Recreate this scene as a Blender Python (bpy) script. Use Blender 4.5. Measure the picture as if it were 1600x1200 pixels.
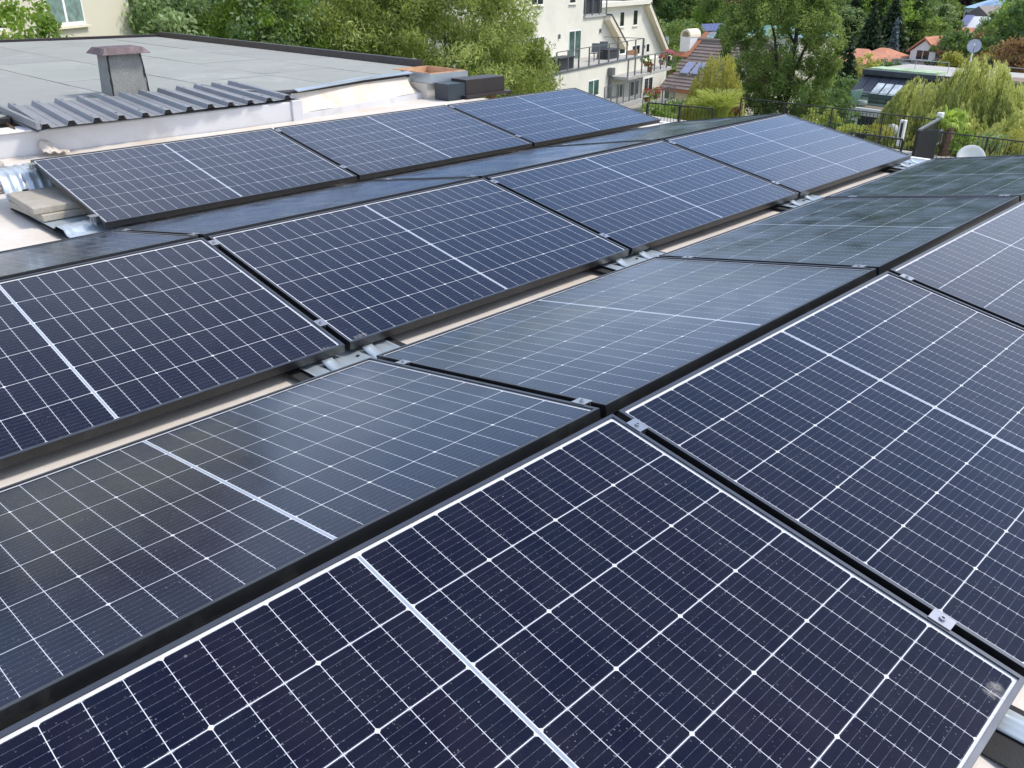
import bpy, math, random
import numpy as np
from math import sin, cos, tan, radians, pi, sqrt, atan2, hypot
from mathutils import Vector, Matrix
SC = bpy.context.scene
for o in list(bpy.data.objects): bpy.data.objects.remove(o)
COL = SC.collection
R = random.Random(7)
NR = np.random.default_rng(11)
V = Vector

# ------------------------------------------------------------------ camera
CAM = V((-1.692, -0.183, 1.320)); FPX = 1326.4
AZ, EL = radians(44.636), radians(-26.054)
FW = V((cos(EL)*sin(AZ), cos(EL)*cos(AZ), sin(EL))); RT = FW.cross(V((0,0,1))).normalized(); UP = RT.cross(FW)
cd = bpy.data.cameras.new('camera'); cam = bpy.data.objects.new('camera', cd); COL.objects.link(cam)
cam.matrix_world = Matrix((RT, UP, -FW)).transposed().to_4x4(); cam.location = CAM
cd.sensor_fit = 'HORIZONTAL'; cd.sensor_width = 36; cd.lens = FPX/1600*36; cd.clip_start = .05; cd.clip_end = 6000
SC.camera = cam
# ------------------------------------------------------------------ sky, sun, exposure
SUN_AZ, SUN_EL = radians(128), radians(52)
W = bpy.data.worlds.new('World'); SC.world = W; W.use_nodes = True
nt = W.node_tree; nt.nodes.clear(); N = nt.nodes.new; LK = nt.links.new
out = N('ShaderNodeOutputWorld'); bg = N('ShaderNodeBackground'); bg.inputs[1].default_value = .14
sky = N('ShaderNodeTexSky'); sky.sky_type = 'NISHITA'; sky.sun_disc = False
sky.sun_elevation = SUN_EL; sky.sun_rotation = SUN_AZ; sky.altitude = 250; sky.dust_density = 1.5
tc = N('ShaderNodeTexCoord'); sep = N('ShaderNodeSeparateXYZ'); LK(tc.outputs['Generated'], sep.inputs[0])
za = N('ShaderNodeMath'); za.operation = 'MAXIMUM'; za.inputs[1].default_value = 0; LK(sep.outputs[2], za.inputs[0])
zb = N('ShaderNodeMath'); zb.operation = 'ADD'; zb.inputs[1].default_value = .22; LK(za.outputs[0], zb.inputs[0])
dv = N('ShaderNodeVectorMath'); dv.operation = 'DIVIDE'; LK(tc.outputs['Generated'], dv.inputs[0])
cx = N('ShaderNodeCombineXYZ')
for i in range(3): LK(zb.outputs[0], cx.inputs[i])
LK(cx.outputs[0], dv.inputs[1])
nz = N('ShaderNodeTexNoise'); nz.inputs['Scale'].default_value = 1.15; nz.inputs['Detail'].default_value = 7; nz.inputs['Roughness'].default_value = .55
nz.inputs['Distortion'].default_value = .25; LK(dv.outputs[0], nz.inputs['Vector'])
rp = N('ShaderNodeValToRGB'); rp.color_ramp.elements[0].position = .47; rp.color_ramp.elements[1].position = .70
rp.color_ramp.elements[0].color = (.06,)*3+(1,); rp.color_ramp.elements[1].color = (.9,)*3+(1,); LK(nz.outputs[0], rp.inputs[0])
mx = N('ShaderNodeMix'); mx.data_type = 'RGBA'; hz_ = N('ShaderNodeMapRange'); hz_.interpolation_type = 'SMOOTHSTEP'; hz_.inputs[1].default_value = .04; hz_.inputs[2].default_value = .30; hz_.inputs[3].default_value = .78; hz_.inputs[4].default_value = 0; LK(sep.outputs[2], hz_.inputs[0])
hm = N('ShaderNodeMath'); hm.operation = 'MAXIMUM'; LK(rp.outputs[0], hm.inputs[0]); LK(hz_.outputs[0], hm.inputs[1])     # milky air low over the horizon
LK(hm.outputs[0], mx.inputs[0]); LK(sky.outputs[0], mx.inputs[6]); mx.inputs[7].default_value = (5.4, 5.3, 5.6, 1)
LK(mx.outputs[2], bg.inputs[0]); LK(bg.outputs[0], out.inputs[0])
sl = bpy.data.lights.new('sun', 'SUN'); so = bpy.data.objects.new('sun', sl); COL.objects.link(so)
sl.energy = 1.5; sl.angle = radians(10); sl.color = (1, .94, .84)
so.rotation_euler = V((sin(SUN_AZ)*cos(SUN_EL), cos(SUN_AZ)*cos(SUN_EL), sin(SUN_EL))).to_track_quat('Z', 'Y').to_euler(); so.location = (20, -20, 40)
SC.view_settings.view_transform = 'Standard'; SC.view_settings.look = 'None'
SC.view_settings.gamma = 1; SC.view_settings.use_curve_mapping = False
SC.view_settings.exposure = 1.07
SC.render.engine = 'CYCLES'

# ------------------------------------------------------------------ helpers
def ray(u, v): return FW + RT*((u-800)/FPX) - UP*((v-600)/FPX)
def onz(u, v, z): d = ray(u, v); return CAM + d*((z-CAM.z)/d.z)
def ony(u, v, y): d = ray(u, v); return CAM + d*((y-CAM.y)/d.y)
def at(u, v, D): d = ray(u, v); return CAM + d*(D/hypot(d.x, d.y))
def onp(u, v, p, n): d = ray(u, v); return CAM + d*((p-CAM).dot(n)/d.dot(n))
def pj(p):
    q = V(p)-CAM; f = q.dot(FW)
    return (9e9, 9e9) if f < .1 else (800+FPX*q.dot(RT)/f, 600-FPX*q.dot(UP)/f)

class MB:
    def __init__(s): s.v = []; s.f = []
    def add(s, vs, fs):
        b = len(s.v); s.v += [V(p) for p in vs]; s.f += [tuple(i+b for i in f) for f in fs]; return s
    def hexa(s, p): return s.add(p, [(3,2,1,0),(4,5,6,7),(0,1,5,4),(1,2,6,5),(2,3,7,6),(3,0,4,7)])
    def box(s, x0, x1, y0, y1, z0, z1):
        return s.hexa([(x0,y0,z0),(x1,y0,z0),(x1,y1,z0),(x0,y1,z0),(x0,y0,z1),(x1,y0,z1),(x1,y1,z1),(x0,y1,z1)])
    def obox(s, c, a, b, d):
        c, a, b, d = V(c), V(a), V(b), V(d)
        return s.hexa([c-a-b-d, c+a-b-d, c+a+b-d, c-a+b-d, c-a-b+d, c+a-b+d, c+a+b+d, c-a+b+d])
    def bar(s, p, q, w, h):
        p, q = V(p), V(q); d = (q-p); L = d.length/2; d.normalize()
        a = d.cross(V((0,0,1))); a = V((1,0,0)) if a.length < 1e-4 else a.normalized(); b = a.cross(d)
        return s.obox((p+q)/2, d*L, a*(w/2), b*(h/2))
    def prism(s, poly, off):
        poly = [V(p) for p in poly]; off = V(off); n = len(poly)
        return s.add(poly+[p+off for p in poly], [tuple(range(n))[::-1], tuple(range(n, 2*n))]+[(i, (i+1) % n, n+(i+1) % n, n+i) for i in range(n)])
    def tube(s, pts, rad, n=8, cap=True):
        pts = [V(p) for p in pts]; rad = rad if hasattr(rad, '__len__') else [rad]*len(pts); vs = []; fs = []
        for i, p in enumerate(pts):
            d = (pts[min(i+1, len(pts)-1)]-pts[max(i-1, 0)]).normalized()
            a = d.cross(V((0,0,1))); a = V((1,0,0)) if a.length < 1e-3 else a.normalized(); b = a.cross(d)
            vs += [p+(a*cos(2*pi*k/n)+b*sin(2*pi*k/n))*rad[i] for k in range(n)]
            if i: fs += [((i-1)*n+k, (i-1)*n+(k+1) % n, i*n+(k+1) % n, i*n+k) for k in range(n)]
        if cap: fs += [tuple(range(n))[::-1], tuple(range((len(pts)-1)*n, len(pts)*n))]
        return s.add(vs, fs)
    def lathe(s, c, ax, prof, n=20):
        c = V(c); ax = V(ax).normalized(); a = ax.orthogonal().normalized(); b = ax.cross(a); vs = []; fs = []
        for i, (r, h) in enumerate(prof):
            vs += [c+ax*h+(a*cos(2*pi*k/n)+b*sin(2*pi*k/n))*r for k in range(n)]
            if i: fs += [((i-1)*n+k, (i-1)*n+(k+1) % n, i*n+(k+1) % n, i*n+k) for k in range(n)]
        return s.add(vs, fs)
    def grid(s, fn, nu, nv):
        return s.add([fn(i/nu, j/nv) for j in range(nv+1) for i in range(nu+1)],
                     [(j*(nu+1)+i, j*(nu+1)+i+1, (j+1)*(nu+1)+i+1, (j+1)*(nu+1)+i) for j in range(nv) for i in range(nu)])
def wpos(o):
    p = V((0,0,0))
    while o: p += o.location; o = o.parent
    return p
def thing(name, label, cat, loc=(0,0,0), group=None):
    o = bpy.data.objects.new(name, None); o.empty_display_size = .2; COL.objects.link(o); o.location = loc
    o['label'] = label; o['category'] = cat
    if group: o['group'] = group
    return o
def mesh(name, mb, mat, smooth=False, off=None):
    m = bpy.data.meshes.new(name); off = off or V((0,0,0))
    m.from_pydata([tuple(p-off) for p in mb.v], [], mb.f); m.materials.append(mat)
    if smooth: m.polygons.foreach_set('use_smooth', [True]*len(m.polygons))
    m.update(); return m
def part(name, mb, mat, parent, label=None, smooth=False, bevel=0, solid=0):
    "mb in world space, parent Empties are unrotated"
    off = wpos(parent)
    o = bpy.data.objects.new(name, mesh(name, mb, mat, smooth, off)); COL.objects.link(o); o.parent = parent
    if label: o['label'] = label
    mods(o, bevel, solid); return o
def mods(o, bevel=0, solid=0):
    if solid: m = o.modifiers.new('solid', 'SOLIDIFY'); m.thickness = solid; m.offset = -1
    if bevel: m = o.modifiers.new('bevel', 'BEVEL'); m.width = bevel; m.segments = 2; m.limit_method = 'ANGLE'
def single(name, mb, mat, label, cat, group=None, kind=None, smooth=False, bevel=0, solid=0, loc=None):
    loc = V(loc) if loc is not None else sum(mb.v, V((0,0,0)))/len(mb.v)
    o = bpy.data.objects.new(name, mesh(name, mb, mat, smooth, loc)); COL.objects.link(o); o.location = loc
    o['label'] = label
    if cat: o['category'] = cat
    if group: o['group'] = group
    if kind: o['kind'] = kind
    mods(o, bevel, solid); return o
def copy_tree(o, parent=None):
    c = o.copy(); COL.objects.link(c); c.parent = parent
    for ch in list(o.children): copy_tree(ch, c)
    return c

# ------------------------------------------------------------------ materials
class NG:
    def __init__(s, name):
        s.m = bpy.data.materials.new(name); s.m.use_nodes = True; s.t = s.m.node_tree; s.b = s.t.nodes['Principled BSDF']
    def n(s, typ, **kw):
        x = s.t.nodes.new(typ)
        for k, v in kw.items(): setattr(x, k, v)
        return x
    def l(s, a, b): s.t.links.new(a, b)
    def math(s, op, a, b=None, c=None):
        x = s.n('ShaderNodeMath', operation=op)
        for i, q in enumerate((a, b, c)):
            if q is None: continue
            if isinstance(q, (int, float)): x.inputs[i].default_value = q
            else: s.l(q, x.inputs[i])
        return x.outputs[0]
    def noise(s, vec, scale, detail=4, rough=.55, dist=0):
        x = s.n('ShaderNodeTexNoise'); x.inputs['Scale'].default_value = scale; x.inputs['Detail'].default_value = detail
        x.inputs['Roughness'].default_value = rough; x.inputs['Distortion'].default_value = dist; s.l(vec, x.inputs['Vector']); return x.outputs[0]
    def ramp(s, f, *st):
        x = s.n('ShaderNodeValToRGB'); e = x.color_ramp.elements
        while len(e) < len(st): e.new(.5)
        for q, (p, c) in zip(e, st): q.position = p; q.color = (c,)*3+(1,) if isinstance(c, (int, float)) else tuple(c)+(1,)
        s.l(f, x.inputs[0]); return x.outputs[0]
    def mix(s, f, a, b, bt='MIX'):
        x = s.n('ShaderNodeMix', data_type='RGBA', blend_type=bt)
        for i, q in ((0, f), (6, a), (7, b)):
            if isinstance(q, (int, float)): x.inputs[i].default_value = q
            elif isinstance(q, tuple): x.inputs[i].default_value = q+(1,)
            else: s.l(q, x.inputs[i])
        return x.outputs[2]
    def bump(s, h, strength, dist):
        x = s.n('ShaderNodeBump'); x.inputs['Strength'].default_value = strength; x.inputs['Distance'].default_value = dist
        s.l(h, x.inputs['Height']); s.l(x.outputs[0], s.b.inputs['Normal'])
    def pos(s): return s.n('ShaderNodeNewGeometry').outputs['Position']
    def obj(s): return s.n('ShaderNodeTexCoord').outputs['Object']
def pm(name, c, rough=.7, var=.12, scale=3., bump=0., bscale=60, metal=0., dirt=None, dscale=1.2, spec=.5, fine=0.):
    g = NG(name); p = g.pos()
    n1 = g.noise(p, scale, 5)
    col = g.mix(g.ramp(n1, (.3, 0.), (.7, 1.)), tuple(x*(1-var) for x in c), tuple(min(1, x*(1+var)) for x in c))
    if fine: col = g.mix(g.ramp(g.noise(p, bscale, 3, .7), (.35, 0.), (.65, 1.)), col, tuple(x*(1-fine) for x in c))
    if dirt: col = g.mix(g.ramp(g.noise(p, dscale, 6, .65, .4), (.52, 0.), (.72, .75)), col, dirt)
    g.l(col, g.b.inputs['Base Color']); g.b.inputs['Roughness'].default_value = rough; g.b.inputs['Metallic'].default_value = metal
    g.b.inputs['Specular IOR Level'].default_value = spec
    if bump: g.bump(g.noise(p, bscale, 4, .6), 1., bump)
    return g.m
def glass_mat(name, c, rough=.04):
    g = NG(name); p = g.pos()
    g.l(g.mix(g.ramp(g.noise(p, 1.3, 3), (.35, 0.), (.7, 1.)), c, tuple(x*2.2 for x in c)), g.b.inputs['Base Color'])
    g.b.inputs['Roughness'].default_value = rough; g.b.inputs['Coat Weight'].default_value = .6; return g.m
def leaf_mat(name, dark, mid, light, trans=.42):
    dark, mid, light = [tuple(min(.8, x*k) for x in c) for c, k in ((dark, 1.15), (mid, 1.25), (light, 1.25))]
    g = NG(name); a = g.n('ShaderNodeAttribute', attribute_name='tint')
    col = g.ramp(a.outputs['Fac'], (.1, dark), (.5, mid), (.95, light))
    g.l(col, g.b.inputs['Base Color']); g.b.inputs['Roughness'].default_value = .5; g.b.inputs['Specular IOR Level'].default_value = .35
    t = g.n('ShaderNodeBsdfTranslucent'); g.l(g.mix(.5, col, (light[0]*1.3, light[1]*1.3, light[2]*.7)), t.inputs[0])
    m = g.n('ShaderNodeMixShader'); m.inputs[0].default_value = trans
    g.l(g.b.outputs[0], m.inputs[1]); g.l(t.outputs[0], m.inputs[2])
    g.l(m.outputs[0], g.t.nodes['Material Output'].inputs[0]); return g.m

def cell_material():
    g = NG('solar_cell_silicon'); ob = g.obj(); p = g.pos()
    s = g.n('ShaderNodeSeparateXYZ'); g.l(ob, s.inputs[0])
    fy = g.math('FRACT', g.math('MULTIPLY_ADD', s.outputs[1], 1/.0198, 50.))      # nine busbars on a cell
    dist = g.math('ABSOLUTE', g.math('SUBTRACT', fy, .5))
    endx = g.math('GREATER_THAN', g.math('ABSOLUTE', s.outputs[0]), .0305)        # solder pads where a busbar leaves the cell
    wid = g.math('MULTIPLY_ADD', endx, .040, .021)
    line = g.math('LESS_THAN', dist, wid)
    rnd = g.n('ShaderNodeObjectInfo').outputs['Random']
    base = g.mix(rnd, (.0026, .0046, .016), (.0050, .0050, .0165))
    fx = g.math('FRACT', g.math('MULTIPLY_ADD', s.outputs[0], 1/.0042, 50.))
    base = g.mix(g.math('MULTIPLY', g.math('LESS_THAN', fx, .3), .14), base, (.016, .020, .045))   # fingers
    dash = g.ramp(g.noise(p, 240, 2, .6), (.38, .22), (.62, .62))
    col = g.mix(g.math('MULTIPLY', line, g.math('MAXIMUM', dash, g.math('MULTIPLY', endx, .9))), base, (.17, .19, .25))
    # dust: film and dried rain specks on the glass
    v = g.n('ShaderNodeTexVoronoi'); v.inputs['Scale'].default_value = 150; g.l(p, v.inputs['Vector'])
    vs = g.n('ShaderNodeSeparateColor'); g.l(v.outputs['Color'], vs.inputs[0])
    sp = g.math('LESS_THAN', v.outputs['Distance'], g.math('MULTIPLY', g.math('POWER', vs.outputs[0], 2.4), .27))
    v2 = g.n('ShaderNodeTexVoronoi'); v2.inputs['Scale'].default_value = 38; g.l(p, v2.inputs['Vector'])
    vs2 = g.n('ShaderNodeSeparateColor'); g.l(v2.outputs['Color'], vs2.inputs[0])
    sp2 = g.math('LESS_THAN', v2.outputs['Distance'], g.math('MULTIPLY', g.math('POWER', vs2.outputs[1], 9.), .14))
    film = g.ramp(g.noise(p, 9, 6, .7), (.35, .001), (.78, .020))
    big = g.ramp(g.noise(p, 5, 5, .7, .5), (.36, .12), (.66, 1.))
    dust = g.math('ADD', g.math('MAXIMUM', g.math('MULTIPLY', g.math('MULTIPLY', sp, big), g.math('MULTIPLY', vs.outputs[2], .40)), g.math('MULTIPLY', sp2, .22)), film)
    col = g.mix(dust, col, (.42, .44, .46))
    g.l(col, g.b.inputs['Base Color'])
    return glassed(g, p)
def glassed(g, p):
    "the module's front glass over whatever lies under it"
    g.b.inputs['Specular IOR Level'].default_value = 0; g.b.inputs['Roughness'].default_value = .8
    gl = g.n('ShaderNodeBsdfGlossy'); gl.inputs['Color'].default_value = (.80, .89, 1, 1)     # bluish anti-reflection coat on the glass
    g.l(g.ramp(g.noise(p, 6, 5, .6), (.3, .12), (.7, .23)), gl.inputs['Roughness'])
    lw = g.n('ShaderNodeLayerWeight'); lw.inputs[0].default_value = .5
    fr = g.math('MULTIPLY_ADD', g.math('POWER', lw.outputs['Facing'], 4.0), .84, .009)
    ms = g.n('ShaderNodeMixShader'); g.l(fr, ms.inputs[0]); g.l(g.b.outputs[0], ms.inputs[1]); g.l(gl.outputs[0], ms.inputs[2])
    g.l(ms.outputs[0], g.t.nodes['Material Output'].inputs[0])
    return g.m
def under_glass(name, c):
    g = NG(name); p = g.pos(); g.l(g.mix(g.ramp(g.noise(p, 12, 5, .7), (.35, 0.), (.7, 1.)), c, tuple(x*.9 for x in c)), g.b.inputs['Base Color']); return glassed(g, p)
M = dict(
 cell=cell_material(),
 backsheet=under_glass('white_backsheet', (.66,.68,.71)), ribbon=under_glass('tinned_ribbon', (.30,.35,.42)),
 frame=pm('black_anodised_frame', (.008,.009,.011), .4, .2, 8, 0, 60, 0, (.032,.032,.028), 9),
 lip=pm('black_anodised_lip', (.10,.11,.13), .38, .12, 9, 0, 60, .9),
 alu=pm('bright_aluminium', (.42,.43,.45), .28, .06, 30, 0, 60, .85),
 galv=pm('galvanised_steel', (.46,.53,.58), .36, .10, 14, 0, 25, .45, (.40,.44,.48), 6),
 rubber=pm('black_rubber', (.02,.02,.021), .85, .2, 20, .002, 200),
 concrete=pm('concrete', (.42,.385,.32), .9, .12, 7, .002, 120, 0, (.30,.26,.20), 5, fine=.2),
 pvc=pm('grey_plastic_pipe', (.36,.35,.31), .5, .08, 6),
 wallmem=pm('grey_white_membrane', (.60,.60,.615), .55, .05, 1.5, .002, 6, 0, (.44,.425,.39), 2.2),
 corr=pm('grey_sheet_metal', (.235,.245,.26), .5, .08, 5, 0, 60, .2, (.27,.28,.29), 6),
 darkmetal=pm('dark_brown_sheet_metal', (.045,.036,.038), .45, .15, 4, 0, 60, .3),
 flash=pm('blue_grey_flashing', (.42,.48,.53), .35, .1, 3, 0, 60, .5),
 navy=pm('dark_blue_grey_metal', (.028,.042,.055), .4, .15, 4),
 wood=pm('orange_wood', (.52,.31,.18), .7, .2, 9),
 oldwood=pm('old_brown_timber', (.24,.13,.06), .8, .3, 9),
 chim=pm('bitumen_clad_chimney', (.30,.305,.285), .92, .16, 6, .004, 90, 0, (.25,.25,.22), 4, fine=.35),
 chimcap=pm('red_oxide_cap', (.115,.080,.085), .7, .3, 12, .002, 50, 0, (.25,.20,.21), 11),
 tar=pm('black_tar', (.015,.015,.015), .6, .2, 20, .003, 60),
 gravel=pm('gravel', (.48,.43,.36), .95, .25, 30, .004, 90, fine=.4),
 beige=pm('cream_render', (.60,.57,.45), .9, .035, .8, .003, 60, fine=.05),
 white=pm('white_plaster', (.70,.68,.585), .9, .035, .7, .003, 40, 0, (.60,.58,.52), .9),
 trim=pm('white_paint', (.80,.80,.79), .4, .03, 6),
 pale=pm('pale_cream_fascia', (.72,.66,.50), .7, .05, 4),
 slab=pm('grey_concrete_slab', (.40,.39,.36), .85, .1, 2),
 steel=pm('grey_steel_rail', (.17,.18,.19), .45, .1, 9, 0, 60, .4),
 blackrail=pm('black_painted_steel', (.016,.017,.018), .45, .15, 9),
 anthra=pm('anthracite_plastic', (.030,.034,.040), .6, .15, 12),
 glass=glass_mat('window_glass', (.016,.022,.022)),
 glassg=glass_mat('green_window_glass', (.045,.085,.07)),
 glassw=glass_mat('bright_skylight_glass', (.42,.46,.48), .12),
 curtain=pm('green_curtain', (.16,.24,.21), .8, .35, 7),
 glazed=glass_mat('milky_balustrade_glass', (.30,.42,.37), .1),
 terra=pm('terracotta_tile', (.50,.215,.13), .85, .2, 3, .01, 8, 0, (.60,.36,.26), 1.2),
 brown=pm('brown_roof_tile', (.215,.172,.158), .85, .16, 2.5, .01, 6, 0, (.16,.13,.12), 1.1),
 orange=pm('red_brick_flashing', (.42,.17,.09), .85, .15, 4),
 zinc=pm('dark_zinc_roof', (.065,.078,.098), .42, .1, 1.5, 0, 60, .3),
 greenroof=pm('sedum_strip', (.36,.48,.31), .95, .3, 1.6, .02, 10),
 deck=pm('brown_decking', (.23,.17,.135), .8, .15, 5),
 bluesheet=pm('pale_blue_roof', (.42,.60,.78), .45, .05, 1),
 greyroof=pm('grey_brown_roof', (.24,.21,.20), .85, .1, 1),
 teal=pm('teal_roof', (.16,.30,.29), .6, .15, 1),
 farpv=pm('far_solar_glass', (.30,.32,.52), .2, .1, 3),
 bark=pm('dark_bark', (.052,.043,.034), .9, .3, 8, .02, 14),
 palebark=pm('pale_bark', (.19,.15,.11), .9, .3, 8, .02, 14),
 fibre=pm('palm_fibre', (.20,.13,.085), .95, .35, 14, .02, 30),
 terracotta=pm('flower_pot', (.34,.15,.08), .8, .1, 6),
 stone=pm('grey_ornament_stone', (.40,.40,.40), .8, .1, 5),
 dish=pm('white_enamel', (.62,.62,.60), .45, .03, 5),
 greydish=pm('grey_enamel', (.42,.44,.50), .4, .05, 5),
 red=pm('red_petals', (.46,.045,.035), .6, .3, 20),
 pink=pm('pink_petals', (.72,.11,.19), .6, .3, 20),
)
# leaves
LM = dict(
 silver=leaf_mat('silvery_green_leaf', (.055,.11,.04), (.155,.24,.105), (.38,.47,.28)),
 fresh=leaf_mat('fresh_green_leaf', (.06,.12,.02), (.15,.24,.045), (.28,.40,.08)),
 fine=leaf_mat('fine_willow_leaf', (.075,.11,.022), (.19,.245,.066), (.40,.45,.17)),
 deep=leaf_mat('deep_green_leaf', (.022,.055,.018), (.07,.13,.04), (.17,.25,.08)),
 robin=leaf_mat('robinia_leaf', (.04,.08,.02), (.12,.19,.055), (.29,.36,.11)),
 weep=leaf_mat('weeping_willow_leaf', (.13,.17,.05), (.31,.36,.12), (.56,.56,.24)),
 yell=leaf_mat('yellow_green_leaf', (.15,.17,.035), (.27,.29,.07), (.45,.42,.12)),
 lime=leaf_mat('lime_grass_blade', (.13,.18,.035), (.25,.31,.07), (.40,.43,.13)),
 palm=leaf_mat('palm_frond', (.15,.23,.03), (.28,.38,.055), (.42,.52,.12)),
 conif=leaf_mat('conifer_needle', (.014,.030,.013), (.032,.058,.024), (.07,.10,.045), .12),
 blue=leaf_mat('blue_spruce_needle', (.045,.075,.08), (.09,.14,.15), (.16,.22,.24), .12),
 rust=leaf_mat('rusty_leaf', (.10,.055,.03), (.20,.12,.06), (.33,.21,.12)),
 purple=leaf_mat('purple_leaf', (.016,.009,.011), (.035,.018,.022), (.07,.035,.04)),
)
def leaf_mesh(name, Cn, Dn, L, wr, tint, mat):
    n = len(Cn); Dn = Dn/np.maximum(np.linalg.norm(Dn, axis=1, keepdims=True), 1e-6)
    rv = NR.normal(size=(n, 3)); B = np.cross(Dn, rv); B /= np.maximum(np.linalg.norm(B, axis=1, keepdims=True), 1e-6)
    L = np.broadcast_to(np.asarray(L), (n,))[:, None]; w = L*wr
    vs = np.stack([Cn-Dn*L/2, Cn+B*w/2-Dn*L*.05, Cn+Dn*L/2, Cn-B*w/2-Dn*L*.05], 1).reshape(-1, 3)
    m = bpy.data.meshes.new(name); m.vertices.add(4*n); m.vertices.foreach_set('co', vs.ravel())
    m.loops.add(4*n); m.loops.foreach_set('vertex_index', np.arange(4*n, dtype=np.int32))
    m.polygons.add(n); m.polygons.foreach_set('loop_start', np.arange(0, 4*n, 4, dtype=np.int32))
    a = m.attributes.new('tint', 'FLOAT', 'POINT'); a.data.foreach_set('value', np.repeat(np.clip(tint, 0, 1), 4).astype(np.float32))
    m.materials.append(mat); m.update(calc_edges=True); return m
def rdir(n): d = NR.normal(size=(n, 3)); return d/np.linalg.norm(d, axis=1, keepdims=True)
def link_child(name, m, parent):
    o = bpy.data.objects.new(name, m); COL.objects.link(o); o.parent = parent; return o
def skeleton(mb, H, rad, th, nl, r0, lean=0):
    ends = []
    top = V((lean*H, 0, H*th))
    mb.tube([(0,0,-.3), V((lean*H*.4, 0, H*th*.5)), top, V((lean*H*1.4+rad*.05, 0, H*.72))], [r0*1.25, r0, r0*.75, r0*.25], 9)
    for k in range(nl):
        a = 2*pi*k/nl+R.uniform(-.4, .4); z0 = H*th*R.uniform(.75, 1.3); e = V((cos(a)*rad*R.uniform(.5, .85), sin(a)*rad*R.uniform(.5, .85), H*R.uniform(.62, .9)))
        s = V((lean*z0, 0, z0)); mid = s.lerp(e, .5)+V((R.uniform(-.2, .2), R.uniform(-.2, .2), -.08*H))*.6
        mb.tube([s, mid, e], [r0*.5, r0*.34, r0*.1], 6); ends.append(e)
        for q in range(2):
            e2 = mid+V((R.uniform(-1, 1)*rad*.45, R.uniform(-1, 1)*rad*.45, H*R.uniform(.08, .2))); mb.tube([mid, e2], [r0*.22, r0*.06], 5)
    return ends
def crown(name, rad, zc, hz, ncl, nlf, leaf, wr, mat, clr=.26, shell=.55, updir=0., tbias=0.):
    "clumps of leaves spread through an uneven ellipsoid; tint varies by clump and leaf"
    d = rdir(ncl); rr = NR.uniform(shell, 1, ncl)**.6
    lump = 1+.16*np.sin(d[:, 0]*5+1.3)*np.cos(d[:, 1]*4+d[:, 2]*3)+NR.normal(0, .07, ncl)
    cc = d*(rr*lump)[:, None]*np.array([rad, rad, hz]); cc[:, 2] += zc
    ct = NR.normal(.45+tbias, .17, ncl); cr = clr*rad*NR.uniform(.55, 1.3, ncl)
    idx = NR.integers(0, ncl, nlf); off = rdir(nlf)*(NR.uniform(0, 1, nlf)**.5*cr[idx])[:, None]*np.array([1, 1, .75])
    p = cc[idx]+off
    dr = rdir(nlf); dr[:, 2] += updir
    tint = ct[idx]+NR.normal(0, .13, nlf)
    return leaf_mesh(name, p, dr, leaf*NR.uniform(.6, 1.3, nlf), wr, tint, mat)
def tree(loc, H, rad, label, name='tree', cat='tree', group=None, mat='deep', bark='bark', ncl=120, nlf=12000, leaf=.2, wr=.5, th=.3, nl=7, r0=.16, hz=None, zc=None, updir=0., clr=.26, lean=0, rot=0):
    t = thing(name, label, cat, loc, group); t.rotation_euler.z = rot
    mb = MB(); skeleton(mb, H, rad, th, nl, r0, lean)
    link_child('trunk', mesh('trunk', mb, M[bark], True), t)
    zc = zc or H*.66; hz = hz or H*.36
    link_child('crown', crown('crown', rad, zc, hz, ncl, nlf, leaf, wr, LM[mat], clr, updir=updir), t)
    return t
def conifer(loc, H, rad, label, name='conifer', group=None, mat='conif', n=7000, leaf=.55, rot=0):
    t = thing(name, label, 'tree', loc, group); t.rotation_euler.z = rot
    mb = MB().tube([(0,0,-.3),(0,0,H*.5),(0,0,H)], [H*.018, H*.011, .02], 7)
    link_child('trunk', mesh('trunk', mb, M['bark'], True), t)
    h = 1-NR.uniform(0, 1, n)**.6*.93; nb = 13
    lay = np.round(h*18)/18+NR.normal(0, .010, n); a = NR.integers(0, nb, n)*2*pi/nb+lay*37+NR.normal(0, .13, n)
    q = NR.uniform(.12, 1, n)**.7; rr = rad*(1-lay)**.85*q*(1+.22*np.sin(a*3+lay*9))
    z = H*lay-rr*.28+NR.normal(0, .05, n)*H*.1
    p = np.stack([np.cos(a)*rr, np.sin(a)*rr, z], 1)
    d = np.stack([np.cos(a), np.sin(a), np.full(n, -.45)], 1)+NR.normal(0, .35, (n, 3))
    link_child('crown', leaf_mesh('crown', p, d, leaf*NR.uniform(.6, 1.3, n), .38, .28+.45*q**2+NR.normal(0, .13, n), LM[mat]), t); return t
def shrub(loc, rad, hz, label, mat, n=2500, leaf=.1, wr=.5, name='shrub', cat='shrub', group=None, updir=.3, ncl=40):
    t = thing(name, label, cat, loc, group)
    mb = MB()
    for k in range(6):
        a = R.uniform(0, 2*pi); mb.tube([(0,0,-.1), (cos(a)*rad*.5, sin(a)*rad*.5, hz*1.1)], [.03*rad+.01, .008], 5)
    link_child('stem', mesh('stem', mb, M['bark']), t)
    link_child('foliage', crown('foliage', rad, hz*.95, hz, ncl, n, leaf, wr, LM[mat], .3, .3, updir), t); return t
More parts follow.
